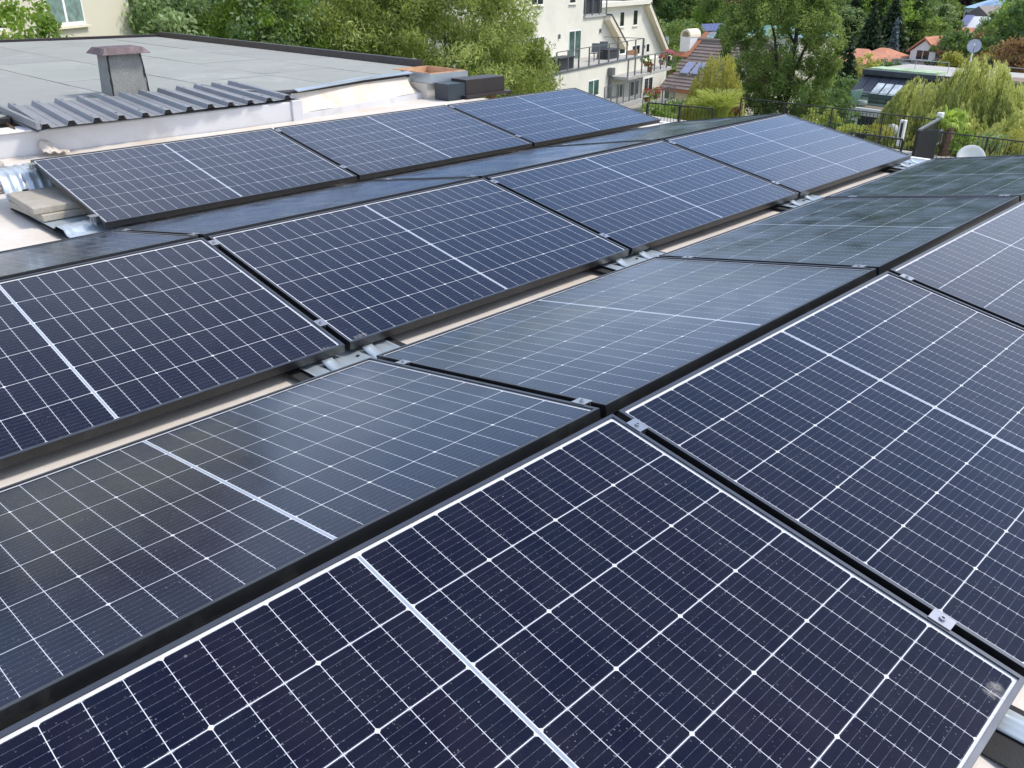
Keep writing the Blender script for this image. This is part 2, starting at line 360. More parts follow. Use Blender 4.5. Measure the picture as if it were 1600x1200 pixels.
# ------------------------------------------------------------------ terrain
HP = [(0,-8.2),(25,-8.4),(45,-9.4),(70,-11.6),(110,-12.6),(170,-10.5),(240,-3),(320,10),(430,34),(620,66),(1000,92),(5000,95)]
def ground_z(x, y):
    D = hypot(x-CAM.x, y-CAM.y); az = atan2(x-CAM.x, y-CAM.y)
    z = np.interp(D, [p[0] for p in HP], [p[1] for p in HP])
    g = max(0, min(1, (radians(105)-abs(az-radians(50)))/radians(50))); g = g*g*(3-2*g)
    z = z*(.66+.70*max(0, min(1, (az-radians(50))/radians(14)))) if z > 0 else z
    return z if z < -11 else -11+(z+11)*(.25+.75*g) if D > 110 else z
mb = MB(); RI = [0,4,8,14,20,28,36,45,55,70,85,100,120,140,165,190,220,260,300,350,400,480,560,700,900,1200,1700,2600,4500]
NA = 120
mb.add([(CAM.x+r*sin(2*pi*k/NA), CAM.y+r*cos(2*pi*k/NA), ground_z(CAM.x+r*sin(2*pi*k/NA), CAM.y+r*cos(2*pi*k/NA))) for r in RI for k in range(NA)],
       [((i-1)*NA+(k+1) % NA, (i-1)*NA+k, i*NA+k, i*NA+(k+1) % NA) for i in range(1, len(RI)) for k in range(NA)])
o = single('ground', mb, pm('grass_and_scrub', (.055,.08,.026), .95, .35, .12, .05, 3), 'grassy ground falling into the valley and rising to the wooded hill', None, kind='structure', smooth=True, loc=(0,0,0))

# ------------------------------------------------------------------ our flat roof
ZR = -.075
XE = 5.62; ZB = .2
FE = lambda x: float(np.interp(x, [-9, .5, .6, 2.9, 3.05, 4.25, 5.04, 5.06, 5.5], [8.0, 8.0, 8.25, 8.4, 7.82, 8.22, 8.34, 8.88, 8.90]))
UP_ = lambda x: 7.78+(x-3.1)*.215
def roof_material():
    g = NG('cream_roof_membrane'); p = g.pos()
    c = g.mix(g.ramp(g.noise(p, 1.7, 6, .6), (.3, 0.), (.7, 1.)), (.56,.495,.42), (.66,.63,.58))
    c = g.mix(g.ramp(g.noise(p, .9, 7, .7, .6), (.53, 0.), (.70, .65)), c, (.50,.33,.18))
    sp = g.n('ShaderNodeMapping'); sp.inputs['Scale'].default_value = (1.2, 9, 1); g.l(p, sp.inputs[0])
    c = g.mix(g.ramp(g.noise(sp.outputs[0], 2.2, 5, .65), (.56, 0.), (.72, .4)), c, (.52,.45,.37))
    g.l(c, g.b.inputs['Base Color']); g.b.inputs['Roughness'].default_value = .75
    g.bump(g.noise(p, 5, 5, .6), .8, .01); return g.m
M['membrane'] = roof_material()
bld = thing('flat_roof_building', 'flat roof of cream membrane under the solar panels, rust stained in the valley gap', 'building', (2, 3, -8))
part('wall', MB().box(-6.5, XE-.05, -3.0, 8.0, -9, ZR-.16), M['white'], bld)
part('roof_deck', MB().box(-6.5, XE, -3.0, 7.735, ZR-.156, ZR-.02), M['slab'], bld)
yy = -3.0; k = 0
while yy < 7.73:
    y1 = min(yy+1.02, 7.735); xs = [-6.5, R.uniform(-3.4, -2.2), R.uniform(1.2, 2.2) if k % 2 else R.uniform(3.4, 4.4), XE]
    for a, b in zip(xs, xs[1:]):
        z1 = ZR-.012+R.uniform(0, .003)
        f = lambda u, v, a=a, b=b, y0=yy, y1=y1, z1=z1: V((a+(b-a)*u, y0+(y1-y0)*v, z1+.003*sin(u*23+v*5+y0)+(.012*(v > .93))))
        part('membrane_sheet', MB().grid(f, 24, 14), M['membrane'], bld, smooth=True)
    yy += 1.0; k += 1
part('roof_edge_trim', MB().box(XE, XE+.05, -3.0, 7.0, ZR-.2, ZR+.004), M['trim'], bld)
# upper membrane slope at the far right, two low upstands
part('roof_deck', MB().prism([(3.0,7.73,ZR-.15),(5.62,7.73,ZR-.15),(5.62,8.5,ZR-.15),(3.0,8.5,ZR-.15)], (0,0,.13)), M['membrane'], bld)
part('membrane_sheet', MB().grid(lambda u, v: V((3.1+2.52*u, 7.73+.75*v, ZR-.008+.003*sin(u*20+v*3))), 20, 6), M['membrane'], bld, smooth=True)
part('membrane_upstand', MB().prism([(3.12,UP_(3.12),ZR-.02),(5.45,UP_(5.45),ZR-.02),(5.45,UP_(5.45),ZR+.055),(3.12,UP_(3.12),ZR+.055)], (0,.03,.0)), M['wallmem'], bld)
f = lambda u, v: V((3.10+1.95*u, UP_(3.10+1.95*u)+.03+(FE(3.10+1.95*u)+.03-UP_(3.10+1.95*u))*v, ZR+.05+(ZB-.03-ZR-.035)*v+.010*sin(u*9+v*4)*(1-v)))
part('membrane_slope', MB().grid(f, 24, 10), M['membrane'], bld, smooth=True)

# ------------------------------------------------------------------ neighbouring bitumen roof
ZB = .2; YW = 7.745
nb = thing('neighbouring_flat_building', 'neighbouring flat roof of grey bitumen sheets with corrugated strip over its white parapet', 'building', (2, 12, -8))
part('wall', MB().box(-9, 5.5, 8.45, 16.4, -9, ZB-.07), M['white'], nb)
part('parapet', MB().box(-7.5, 3.10, YW, YW+.2, ZR-.015, .118), M['wallmem'], nb, 'pale grey parapet wall under the corrugated strip', bevel=.015)
part('parapet_corner', MB().box(3.0, 3.125, YW-.02, YW+.18, ZR-.015, .130), M['wallmem'], nb, bevel=.01)
part('parapet_coping', MB().box(-7.5, .56, YW-.03, YW+.23, .1185, .133), M['trim'], nb, bevel=.004)
def bit_material():
    g = NG('grey_bitumen'); p = g.pos(); rnd = g.n('ShaderNodeObjectInfo').outputs['Random']
    c = g.mix(g.ramp(g.noise(p, .7, 5, .6), (.3, 0.), (.7, 1.)), (.30,.322,.288), (.375,.392,.356))
    c = g.mix(g.math('MULTIPLY', rnd, .8), c, (.29,.295,.28))
    c = g.mix(g.ramp(g.noise(p, 120, 3, .8), (.4, 0.), (.7, .55)), c, (.15,.16,.15))
    c = g.mix(g.ramp(g.noise(p, 1.6, 7, .7, .5), (.55, 0.), (.75, .5)), c, (.47,.48,.46))
    c = g.mix(g.ramp(g.noise(p, .8, 7, .75, .8), (.54, 0.), (.74, .5)), c, (.19,.20,.18))
    g.l(c, g.b.inputs['Base Color']); g.b.inputs['Roughness'].default_value = .9; g.bump(g.noise(p, 150, 3, .7), .8, .002); return g.m
M['bitumen'] = bit_material()
part('roof_deck', MB().prism([(-9,8.05,ZB-.05),(.5,8.05,ZB-.05),(.6,8.3,ZB-.05),(2.88,8.42,ZB-.05),(3.0,7.86,ZB-.05),(4.25,8.25,ZB-.05),(5.03,8.38,ZB-.05),(5.05,8.90,ZB-.05),(5.5,8.92,ZB-.05),(5.5,16.55,ZB-.05),(-9,16.55,ZB-.05)], (0,0,.044)), M['tar'], nb)
def far_edge(x): return 16.35+(5.68-x)*.20
xs = [-9,-7.6,-6.2,-4.8,-3.6,-2.5,-1.45,-.4,.62,1.66,2.7,3.7,4.66,5.50]
for i, (a, b) in enumerate(zip(xs, xs[1:])):
    ys = [FE(a)]
    y = ys[0]+R.uniform(.6, 2.6)
    while y < 14.8: ys.append(y); y += R.uniform(1.6, 3.6)
    ys.append(16.5)
    for c, d in zip(ys, ys[1:]):
        w = lambda s: R.uniform(-.02, .02)
        pl = [(a+.008, c+.011, 0), (a+(b-a)*.3, c+.011+w(0), 0), (a+(b-a)*.7, c+.011+w(0), 0), (b-.008, c+.011, 0), (b-.008+w(0)*.5, (c+d)/2, 0), (b-.008, d-.011, 0), (a+(b-a)*.6, d-.011+w(0)*.3, 0), (a+.008, d-.011, 0), (a+.008+w(0)*.5, (c+d)/2, 0)]
        zt = ZB+R.uniform(-.002, .003)
        if c == ys[0]: pl[0] = (a+.008, FE(a)+.009, 0); pl[1] = (a+(b-a)*.3, FE(a+(b-a)*.3)+.009, 0); pl[2] = (a+(b-a)*.7, FE(a+(b-a)*.7)+.009, 0); pl[3] = (b-.008, FE(b)+.009, 0)
        if d > 16: pl = [(x_, y_ if y_ < 16 else far_edge(x_) if far_edge(x_) < 18 else 18, z_) for x_, y_, z_ in pl]
        part('bitumen_sheet', MB().prism([V((p[0], p[1], ZB-.006)) for p in pl], (0, 0, zt-ZB+.006)), M['bitumen'], nb)
# edge trims
part('edge_trim', MB().prism([(5.50,8.9,ZB-.25),(5.66,8.9,ZB-.25),(5.66,8.9,ZB+.06),(5.62,8.9,ZB+.08),(5.55,8.9,ZB+.08)], (0,7.55,0)), M['darkmetal'], nb, 'dark brown raised metal roof edge')
part('edge_trim', MB().prism([(5.66,16.45,ZB-.25),(5.66,16.45,ZB+.035),(-9,19.3,ZB+.035),(-9,19.3,ZB-.25)], (0,.12,0)), M['darkmetal'], nb)
# corner fascia box facing us
part('corner_fascia', MB().box(5.13, 5.40, 7.79, 8.04, ZR-.01, .105), M['navy'], nb, 'short dark blue end of the fascia')
part('corner_fascia', MB().box(5.401, 6.04, 7.78, 8.05, -.035, .135), M['darkmetal'], nb, 'dark brown boxed fascia at the roof corner', bevel=.004)
part('drip_edge', MB().box(5.34, 6.09, 7.70, 8.06, -.062, -.0355), M['darkmetal'], nb)
part('fascia_post', MB().box(5.88, 5.95, 7.85, 7.95, -.6, -.0625), M['oldwood'], nb)
fl = MB().prism([(3.14,FE(3.14)-.03,ZB-.008),(4.25,FE(4.25)-.02,ZB-.008),(5.03,FE(5.03)-.02,ZB-.008),(5.03,FE(5.03)+.07,ZB+.008),(4.25,FE(4.25)+.06,ZB+.008),(3.14,FE(3.14)+.05,ZB+.006)], (0,0,.010)); part('edge_flashing', fl, M['flash'], nb)
tr = thing('timber_lined_roof_tray', 'open square roof box with orange wooden lining and grey metal sides at the roof corner', 'roof box', (5.4, 8.46, .0))
X0, X1, Y0, Y1 = 5.10, 5.70, 8.08, 8.85
for (a, b, c, d) in ((X0,X1,Y0,Y0+.02),(X0,X1,Y1-.02,Y1),(X0,X0+.02,Y0+.021,Y1-.021),(X1-.02,X1,Y0+.021,Y1-.021)):
    part('side', MB().box(a,b,c,d,.09,.195), M['flash'], tr)
for (a, b, c, d) in ((X0+.022,X1-.022,Y0+.022,Y0+.04),(X0+.022,X1-.022,Y1-.04,Y1-.022),(X0+.022,X0+.04,Y0+.041,Y1-.041),(X1-.04,X1-.022,Y0+.041,Y1-.041)):
    part('lining_board', MB().box(a,b,c,d,.092,.206), M['wood'], tr)
part('floor_board', MB().box(X0+.041,X1-.041,Y0+.041,Y1-.041,.091,.12), M['wood'], tr)

part('membrane_upstand', MB().box(5.075,5.61,8.12,8.84,ZR-.01,.089), M['membrane'], bld)
# corrugated strip: rib profile along x, swept along y
NL, NRt, FL, FR = V((.575,7.56,.150)), V((3.135,7.745,.148)), V((.60,8.42,.235)), V((3.02,8.70,.222))
NRIB = 12; prof = []
for r in range(NRIB):
    b = r/NRIB; w = 1/NRIB
    prof += [(b, 0), (b+.08*w, .036), (b+.30*w, .036), (b+.40*w, 0), (b+.68*w, .0), (b+.70*w, .004), (b+.72*w, 0)]
prof.append((1, 0))
vs = []; fs = []
NS = 6
for j in range(NS+1):
    v = j/NS
    for (u, h) in prof:
        p = NL.lerp(NRt, u).lerp(FL.lerp(FR, u), v); vs.append(p+V((0,0,h+.004*sin(u*14)*(1-v))))
n = len(prof)
for j in range(NS): fs += [(j*n+i, j*n+i+1, (j+1)*n+i+1, (j+1)*n+i) for i in range(n-1)]
cs = part('corrugated_sheet', MB().add(vs, fs), M['corr'], nb, 'grey trapezoid ribbed metal strip', solid=.002)
scr = MB()
for r in range(0, NRIB):
    for v in (.12, .88):
        p = NL.lerp(NRt, (r+.19)/NRIB).lerp(FL.lerp(FR, (r+.19)/NRIB), v); scr.lathe(p+V((0,0,.036)), (0,0,1), [(.009,0),(.009,.006),(.0,.008)], 6)
s_ = part('screw_heads', scr, M['alu'], nb); s_['kind'] = 'stuff'
mb = MB()      # black backing and blocks stand in for the shade inside the open ribs
part('shade_backing', mb.box(.60, 3.10, 7.83, 7.86, .133, .150), M['rubber'], nb)
for r in range(NRIB):
    p, q = [NL.lerp(NRt, (r+t_)/NRIB)+V((0,.02,0)) for t_ in (.06, .34)]; part('rib_shade_block', MB().prism([p, q, q.lerp(p,.25)+V((0,0,.031)), p.lerp(q,.12)+V((0,0,.031))], (0,.05,0)), M['rubber'], nb)
a, b = onz(0,172,.21), V((.575,7.55,.150))
part('end_flashing', MB().prism([a, b, b+V((0,0,.055)), a+V((0,0,.055))], (-.03,.0,.0)).prism([a+V((-.03,0,-.02)), b+V((-.03,0,-.02)), b+V((.06,0,-.01)), a+V((.06,0,-.01))], (0,0,-.01)), M['corr'], nb)
part('eaves_timber', MB().prism([a+V((-.06,.1,-.10)), b+V((-.12,.25,-.02)), b+V((-.12,.25,-.0)), a+V((-.06,.1,-.03))], (0,.05,0)), M['oldwood'], nb)
# chimney
ch = part('chimney', MB(), M['chim'], nb, 'squat bitumen clad chimney with rusty cap'); 
chb = [onz(163,150,ZB), onz(181,153,ZB), onz(231,147,ZB)]
c0 = V((1.60, 8.62, ZB)); hx, hy = .36, .30; H = .40
m2 = MB(); tp = .88
base = [c0, c0+V((hx,.02,0)), c0+V((hx,hy,0)), c0+V((0,hy,0))]; cen = sum(base, V((0,0,0)))/4
top = [cen+(p-cen)*tp+V((0,0,H)) for p in base]
m2.hexa([p-V((0,0,.01)) for p in base]+top); ch.data = mesh('chimney', m2, M['chim'], off=wpos(nb)); mods(ch, .008)
for i in (0, 1):
    part('tar_seam', MB().tube([base[i].lerp(top[i], t)+V((R.uniform(-.006,.006), -.004, 0)) for t in np.linspace(0, 1, 9)], [R.uniform(.006,.012) for _ in range(9)], 6), M['tar'], ch)
e = .075; ct = [V((min(p.x for p in top)-e, min(p.y for p in top)-e, ZB+H)), V((max(p.x for p in top)+e, max(p.y for p in top)+e, ZB+H))]
mc = MB(); x0, y0, x1, y1 = ct[0].x, ct[0].y, ct[1].x, ct[1].y; z0 = ZB+H; q = .05
mc.hexa([(x0,y0,z0-.012),(x1,y0,z0-.012),(x1,y1,z0-.012),(x0,y1,z0-.012),(x0+q,y0+q,z0+.045),(x1-q,y0+q,z0+.045),(x1-q,y1-q,z0+.045),(x0+q,y1-q,z0+.045)])
part('chimney_cap', mc, M['chimcap'], ch, 'flat rust red cap', bevel=.004)
mc = MB().prism([V((c0.x-.12,c0.y-.10,ZB+.004)), V((c0.x+hx+.1,c0.y-.08,ZB+.004)), V((c0.x+hx+.09,c0.y+hy+.1,ZB+.004)), V((c0.x-.1,c0.y+hy+.1,ZB+.004))], (0,0,.006)); part('base_flashing', mc, M['bitumen'], ch)

# ------------------------------------------------------------------ solar panels
PL, PW, TILT = 1.7583, 1.134, radians(10.114); GX = .026; PITCH = PL+GX
FH = .035; LIPW = .010; REC = .0055
def frame_mesh():
    mb = MB(); x, y, l = PL/2, PW, LIPW      # local: x centred, y 0 (low) .. PW (ridge), z 0 = lip top
    for (a, b, c, d) in ((-x, x, 0, l), (-x, x, y-l, y), (-x, -x+l, l, y-l), (x-l, x, l, y-l)):
        mb.box(a, b, c, d, -FH, -.0012)
    return mb
def lip_mesh():
    mb = MB(); x, y, l = PL/2, PW, LIPW+.0015; e = .0006
    for (a, b, c, d) in ((-x+e, x-e, e, l), (-x+e, x-e, y-l, y-e), (-x+e, -x+l, l, y-l), (x-l, x-e, l, y-l)):
        mb.box(a, b, c, d, -.0012, 0)
    return mb
frm = mesh('frame', frame_mesh(), M['frame']); lipm = mesh('frame_lip', lip_mesh(), M['lip'])
bsm = mesh('backsheet', MB().box(-PL/2+LIPW, PL/2-LIPW, LIPW, PW-LIPW, -.010, -REC-.0006), M['backsheet'])
rbm = mesh('centre_ribbon', MB().box(-.0032, .0032, LIPW+.012, PW-LIPW-.012, -REC-.0006, -REC-.0002), M['ribbon'])
rsm = mesh('added_bounce_block', MB().box(-PL/2+LIPW+.001, PL/2-LIPW-.001, LIPW+.001, PW-LIPW-.001, -.0125, -.0105), M['frame'])  # black sheet added under the panel to stop light bouncing into the gap
IX, IY = PL/2-LIPW-.010, PW-2*LIPW-.016; BAR = .0105; CP = (IX-BAR/2)/12; CW = CP-.0015; RP = IY/6; RH = RP-.0022
def cell_mesh(kind):
    w, h, c = CW/2, RH/2, .0048
    pl = [(-w,-h),(w,-h),(w,h),(-w,h)]
    if kind == 0: pl = [(-w+c,-h),(w,-h),(w,h),(-w+c,h),(-w,h-c),(-w,-h+c)]
    if kind == 2: pl = [(-w,-h),(w-c,-h),(w,-h+c),(w,h-c),(w-c,h),(-w,h)]
    return mesh('solar_cell', MB().prism([V((a,b,0)) for a, b in pl], (0,0,.00015)), M['cell'])
cells = [cell_mesh(k) for k in range(3)]
def cell_spots():
    for r in range(6):
        for c in range(24):
            h = 0 if c < 12 else 1; i = c % 12
            x = (BAR/2+CP*(i+.5)) if h else (-BAR/2-CP*(11.5-i))
            yield i % 3, V((x, LIPW+.008+RP*(r+.5), -REC-.0006))
def make_panel(joined=False):
    t = thing('solar_panel', '', 'solar panel')
    for nm, m in (('frame', frm), ('frame_lip', lipm), ('backsheet', bsm), ('centre_ribbon', rbm), ('added_bounce_block', rsm)):
        link_child(nm, m, t)
    if joined:
        mb = MB()
        for k, p in cell_spots():
            w, h = CW/2, RH/2; mb.prism([p+V((-w,-h,0)), p+V((w,-h,0)), p+V((w,h,0)), p+V((-w,h,0))], (0,0,.00015))
        o = link_child('solar_cells', mesh('solar_cells', mb, M['cell']), t); o['kind'] = 'stuff'
    else:
        for k, p in cell_spots():
            o = link_child('solar_cell', cells[k], t); o.location = p
    return t
WC, WS = PW*cos(TILT), PW*sin(TILT); GR, GV = .0461, .170
Y1L = 0.; Y2R = WC+GR; Y2L = Y2R+WC; Y3L = Y2L+GV; Y4R = Y3L+WC+GR; Y4L = Y4R+WC; Y5L = Y4L+.1575
ROW = {1: (Y1L, 0., 1), 2: (Y2L, 0., -1), 3: (Y3L, 0., 1), 4: (Y4L, 0., -1), 5: (Y5L, .006, 1)}   # low edge y, z, facing
LAB = {
 (1,0):'large solar panel filling the bottom of the picture, its lower right corner smeared with dirt',
 (1,1):'solar panel facing the camera directly right of the big foreground panel',
 (1,2):'bluish solar panel in the nearest row, cut off by the right picture edge',
 (2,0):'solar panel tilted away behind the big foreground panel, with dark tree reflection at left',
 (2,1):'solar panel tilted away in the middle of the picture, greenish on its far left corner',
 (2,2):'dark green reflecting solar panel tilted away, right of the middle one',
 (2,3):'farthest dark green solar panel tilted away, in front of the palm and white dish',
 (3,0):'dark solar panel at the left picture edge, facing the camera across the roof gap',
 (3,1):'dark solar panel facing the camera in the middle of the third row',
 (3,2):'grey brown reflecting solar panel facing the camera, right of centre in the third row',
 (3,3):'pale blue solar panel at the far end of the third row, before the garden railing',
 (4,0):'grazing brown grey solar panel tilted away at left, below the concrete slabs',
 (4,1):'very foreshortened solar panel tilted away, below the left panel of the back row',
 (4,2):'very foreshortened sky grey solar panel tilted away, below the middle panel of the back row',
 (4,3):'very foreshortened dark panel tilted away at the far right of the fourth row',
 (5,1):'purplish solar panel at the left end of the back row, beside the concrete slabs',
 (5,2):'blue solar panel in the middle of the back row, before the white parapet',
 (5,3):'pale solar panel at the right end of the back row, under the apartment house'}
proto = make_panel(); proto4 = make_panel(True); used = set(); PAN = {}
for (r, c), lab in LAB.items():
    src = proto4 if r == 4 else proto
    t = src if src not in used else copy_tree(src); used.add(src)
    y, z, s = ROW[r]
    t.location = ((c-1)*PITCH+PITCH/2, y, z); t.rotation_euler = (TILT, 0, 0) if s > 0 else (TILT, 0, pi)
    t['label'] = lab; t['group'] = 'solar panels in five tilted rows'; PAN[r, c] = t
def onpanel(r, x, t, dz=0.):
    "world point on row r at world x, fraction t up the slope"
    y, z, s = ROW[r]; return V((x, y+s*PW*t*cos(TILT)-s*dz*sin(TILT), z+PW*t*sin(TILT)+dz*cos(TILT)))
# dried dirt smears near low corners: a thin film that fades out to its edges
g = NG('dried_dirt'); p_ = g.pos(); at_t = g.n('ShaderNodeAttribute', attribute_name='tint')
sm = g.n('ShaderNodeMapping'); sm.inputs['Scale'].default_value = (1, .35, 1); g.l(p_, sm.inputs[0])
nn = g.math('ADD', g.math('MULTIPLY', g.noise(sm.outputs[0], 55, 7, .7, 1.2), .75), g.math('MULTIPLY', g.noise(p_, 300, 3, .7), .25))
al = g.ramp(g.math('ADD', nn, g.math('MULTIPLY_ADD', at_t.outputs['Fac'], .5, -.5)), (.38, 0.), (.66, .45))
g.b.inputs['Base Color'].default_value = (.60,.58,.55,1); g.b.inputs['Roughness'].default_value = .9; g.l(al, g.b.inputs['Alpha']); M['dirt'] = g.m
def smear(panel, x0, x1, ytop, spot):
    nx, ny = 24, 12
    mb = MB().grid(lambda u, v: V((x0+(x1-x0)*u, LIPW+.001+ytop*v, -REC+.0006)), nx, ny); m_ = mesh('dirt_smear', mb, M['dirt'])
    a_ = m_.attributes.new('tint', 'FLOAT', 'POINT'); vals = []
    for p in mb.v:
        e = max(0, 1-(p.y-LIPW)/.022)*min(1, (p.x-x0)/.05)
        r = hypot((p.x-spot[0])/spot[2], (p.y-spot[1])/spot[3]); vals.append(min(1, max(e, max(0, 1.15-r*r*.9))))
    a_.data.foreach_set('value', vals); d = link_child('dirt_smear', m_, PAN[panel]); return d
smear((1,0), PL/2-.26, PL/2-LIPW-.002, .12, (PL/2-.085, .036, .050, .030))
smear((3,0), PL/2-.22, PL/2-LIPW-.002, .07, (PL/2-.07, .022, .05, .014))
smear((3,1), -PL/2+LIPW+.002, -PL/2+.20, .07, (-PL/2+.07, .03, .05, .02))
smear((5,1), -PL/2+LIPW+.002, -PL/2+.30, .05, (-PL/2+.06, .015, .08, .014))
# moss and dirt on frame edges
# clamps bridging the seams
def clamp_mesh():
    mb = MB(); h = .025
    mb.box(-.019, .019, -h, h, .0004, .0030); mb.box(-.010, -.007, -h, h, -.03, .0004); mb.box(.007, .010, -h, h, -.03, .0004)
    return mb
clm = mesh('clamp_plate', clamp_mesh(), M['alu']); blm = mesh('bolt', MB().lathe((0,0,.003), (0,0,1), [(.0075,0),(.0075,.005),(.004,.005),(.004,.002),(0,.002)], 10), M['alu'])
SEAM = {1: 'beside the big foreground panel', 2: 'at the second seam from the left', 3: 'at the third seam from the left'}
RN = {1: 'nearest row', 2: 'second row', 3: 'third row', 4: 'fourth row', 5: 'back row'}
c0_ = None
for r in (1, 2, 3, 4, 5):
    for sgn in (1, 2, 3):
        if r == 5 and sgn == 1: continue
        if r == 1 and sgn == 3: continue
        for tt, nm in ((.165, 'low end'), (.93, 'ridge end')):
            if c0_ is None:
                c0_ = thing('panel_clamp', '', 'clamp'); link_child('clamp_plate', clm, c0_); link_child('bolt', blm, c0_); t = c0_
            else: t = copy_tree(c0_)
            t.location = onpanel(r, (sgn-1)*PITCH, tt); t.rotation_euler = PAN[r, sgn].rotation_euler
            a_ = sgn-1-(r == 5); t['label'] = f'silver clamp at the {nm} between the {("first and second", "second and third", "third and fourth")[a_]} {RN[r]} panels'
            t['group'] = 'silver clamps bridging the panel seams'
# end clamps on the back row's left end
for tt, nm in ((.10, 'lower'), (.93, 'upper')):
    p = onpanel(5, -.0, tt); mb = MB(); mb.box(p.x-.028, p.x+.022, p.y-.03, p.y+.03, p.z+.001, p.z+.004); mb.box(p.x-.010, p.x-.006, p.y-.03, p.y+.03, p.z-.05, p.z+.0005); mb.box(p.x-.035, p.x-.0105, p.y-.03, p.y+.03, p.z-.03, p.z-.026)
    t = thing('end_clamp', f'{nm} silver end clamp on the left edge of the back row', 'clamp', p, 'end clamps of the back row')
    part('clamp_plate', mb, M['alu'], t); part('bolt', MB().lathe(p+V((-.02,0,-.026)), (0,0,1), [(.007,0),(.007,.02),(0,.021)], 8), M['alu'], t)

# ------------------------------------------------------------------ mounting trays on rubber mats
def valley_tray(x, y0, y1, wx, label):
    t = thing('mounting_tray', label, 'mounting tray', (x, (y0+y1)/2, ZR), 'galvanised mounting trays under the panel seams')
    part('rubber_mat', MB().box(x-wx-.05, x+wx+.05, y0-.05, y1+.05, ZR+.004, ZR+.012), M['rubber'], t, bevel=.003)
    def f(u, v):
        X = x-wx+2*wx*u; Y = y0+(y1-y0)*v; q = abs(u-.5)*2
        rib = .005*max(0, min(1, (.5-abs(((u*4) % 1)-.5)*1.6)*2)); e = .008*max(0, (q-.93)/.07)
        return V((X, Y, ZR+.016+rib*(.25 < v < .8 or 0)+e))
    part('tray', MB().grid(f, 48, 14), M['galv'], t, smooth=True, solid=.002)
    for sx in (-.10, .09):
        g_ = lambda u, v, sx=sx: V((x+sx-.024+.048*u, Y3L-.075+.075*v, ZR+.020+.020*v*v))
        part('bent_tab', MB().grid(g_, 2, 6), M['galv'], t, smooth=True, solid=.002)
    for hx in (-.12, .03):
        part('bolt_hole', MB().lathe((x+hx,(y0+y1)/2+.05,ZR+.018), (0,0,1), [(.007,.0),(.007,.004),(0,.004)], 8), M['tar'], t)
def under_frame(t, x, ys, y0, y1):
    "base rail and ridge posts hidden under the panels along one seam"
    part('base_rail', MB().box(x-.03, x+.03, y0, y1, ZR+.004, ZR+.014), M['galv'], t)
    for y in ys: part('ridge_post', MB().prism([V((x-.04, y-.10, ZR+.014)), V((x-.04, y+.10, ZR+.014)), V((x-.04, y+.03, WS-FH-.02)), V((x-.04, y-.03, WS-FH-.02))], (.08, 0, 0)), M['galv'], t)
for k, nm in enumerate(('front', 'middle', 'rear')):
    valley_tray(k*PITCH, Y2L-.22, Y3L+.25, .20, f'{nm} galvanised tray on a black mat in the roof gap between second and third rows')
valley_tray(3*PITCH-.1, Y2L-.22, Y3L+.25, .22, 'farthest galvanised tray at the end of the roof gap, by the garden')
for t in [o for o in list(bpy.data.objects) if o.name.startswith('mounting_tray')]: under_frame(t, t.location.x, (WC+GR/2, Y3L+WC+GR/2), .1, Y2L-.28); part('base_rail', MB().box(t.location.x-.03, t.location.x+.03, Y3L+.31, Y4L-.1, ZR+.004, ZR+.014), M['galv'], t)
t = thing('mounting_tray', 'galvanised tray and black mat below the foreground panel corner, bottom right of the picture', 'mounting tray', (.0, -.1, ZR), 'galvanised mounting trays under the panel seams')
part('rubber_mat', MB().box(-.205, -.03, -.5, .3, ZR+.004, ZR+.010), M['rubber'], t, bevel=.002)
part('tray', MB().grid(lambda u, v: V((-.128+.075*u, -.5+.8*v, ZR+.012+.016*min(1, 4*min(u, 1-u))+.003*cos(u*12.6))), 18, 4), M['galv'], t, smooth=True, solid=.002)
# back row left end: base tray, slabs and the curved rear support
xb = -.10
t = thing('rear_support', 'galvanised curved support sheet holding up the left end of the back row', 'panel support', (xb, 5.6, ZR))
part('rubber_mat', MB().box(-.195, .30, Y5L-.05, Y5L+1.05, ZR+.004, ZR+.010), M['rubber'], t, bevel=.003)
pr = [(Y5L-.06,.018),(Y5L+.10,.020),(Y5L+.14,.048),(Y5L+.26,.048),(Y5L+.31,.022),(Y5L+.92,.020),(Y5L+.98,.03),(Y5L+1.02,.08),(Y5L+1.06,.16),(Y5L+1.10,.205),(Y5L+1.18,.225),(Y5L+1.34,.215)]
def f(u, v):
    i = min(int(v*(len(pr)-1)), len(pr)-2); q = v*(len(pr)-1)-i
    y = pr[i][0]*(1-q)+pr[i+1][0]*q; z = pr[i][1]*(1-q)+pr[i+1][1]*q
    rib = .007*(1 if (u*8.5) % 1 < .5 else 0)*(v > .5)
    return V((-.175+.47*u-.03*(v > .6), y-rib*(.66 < v < .86), ZR+z+rib*(v > .8)+.004*(.3 < (u*4) % 1 < .55)*(v < .35)))
part('support_sheet', MB().grid(f, 60, 44), M['galv'], t, smooth=True, solid=.003)
part('slot', MB().box(-.10,-.07, Y5L+1.010, Y5L+1.03, ZR+.09, ZR+.12), M['tar'], t)
for k in range(2):
    mb = MB(); zz = ZR+.026+.0432*k; an = radians(3-5*k); c = V((.0-.012*k, 5.64+.012*k, zz+.021)); a = V((cos(an), sin(an), 0)); b = V((-sin(an), cos(an), 0))
    mb.obox(c, a*.19, b*.27, V((0,0,.021)))
    single('concrete_slab', mb, M['concrete'], ('lower' if k == 0 else 'upper')+' grey concrete slab weighing down the tray at the left end of the back row', 'slab', 'stacked concrete slabs', bevel=.006, loc=c)
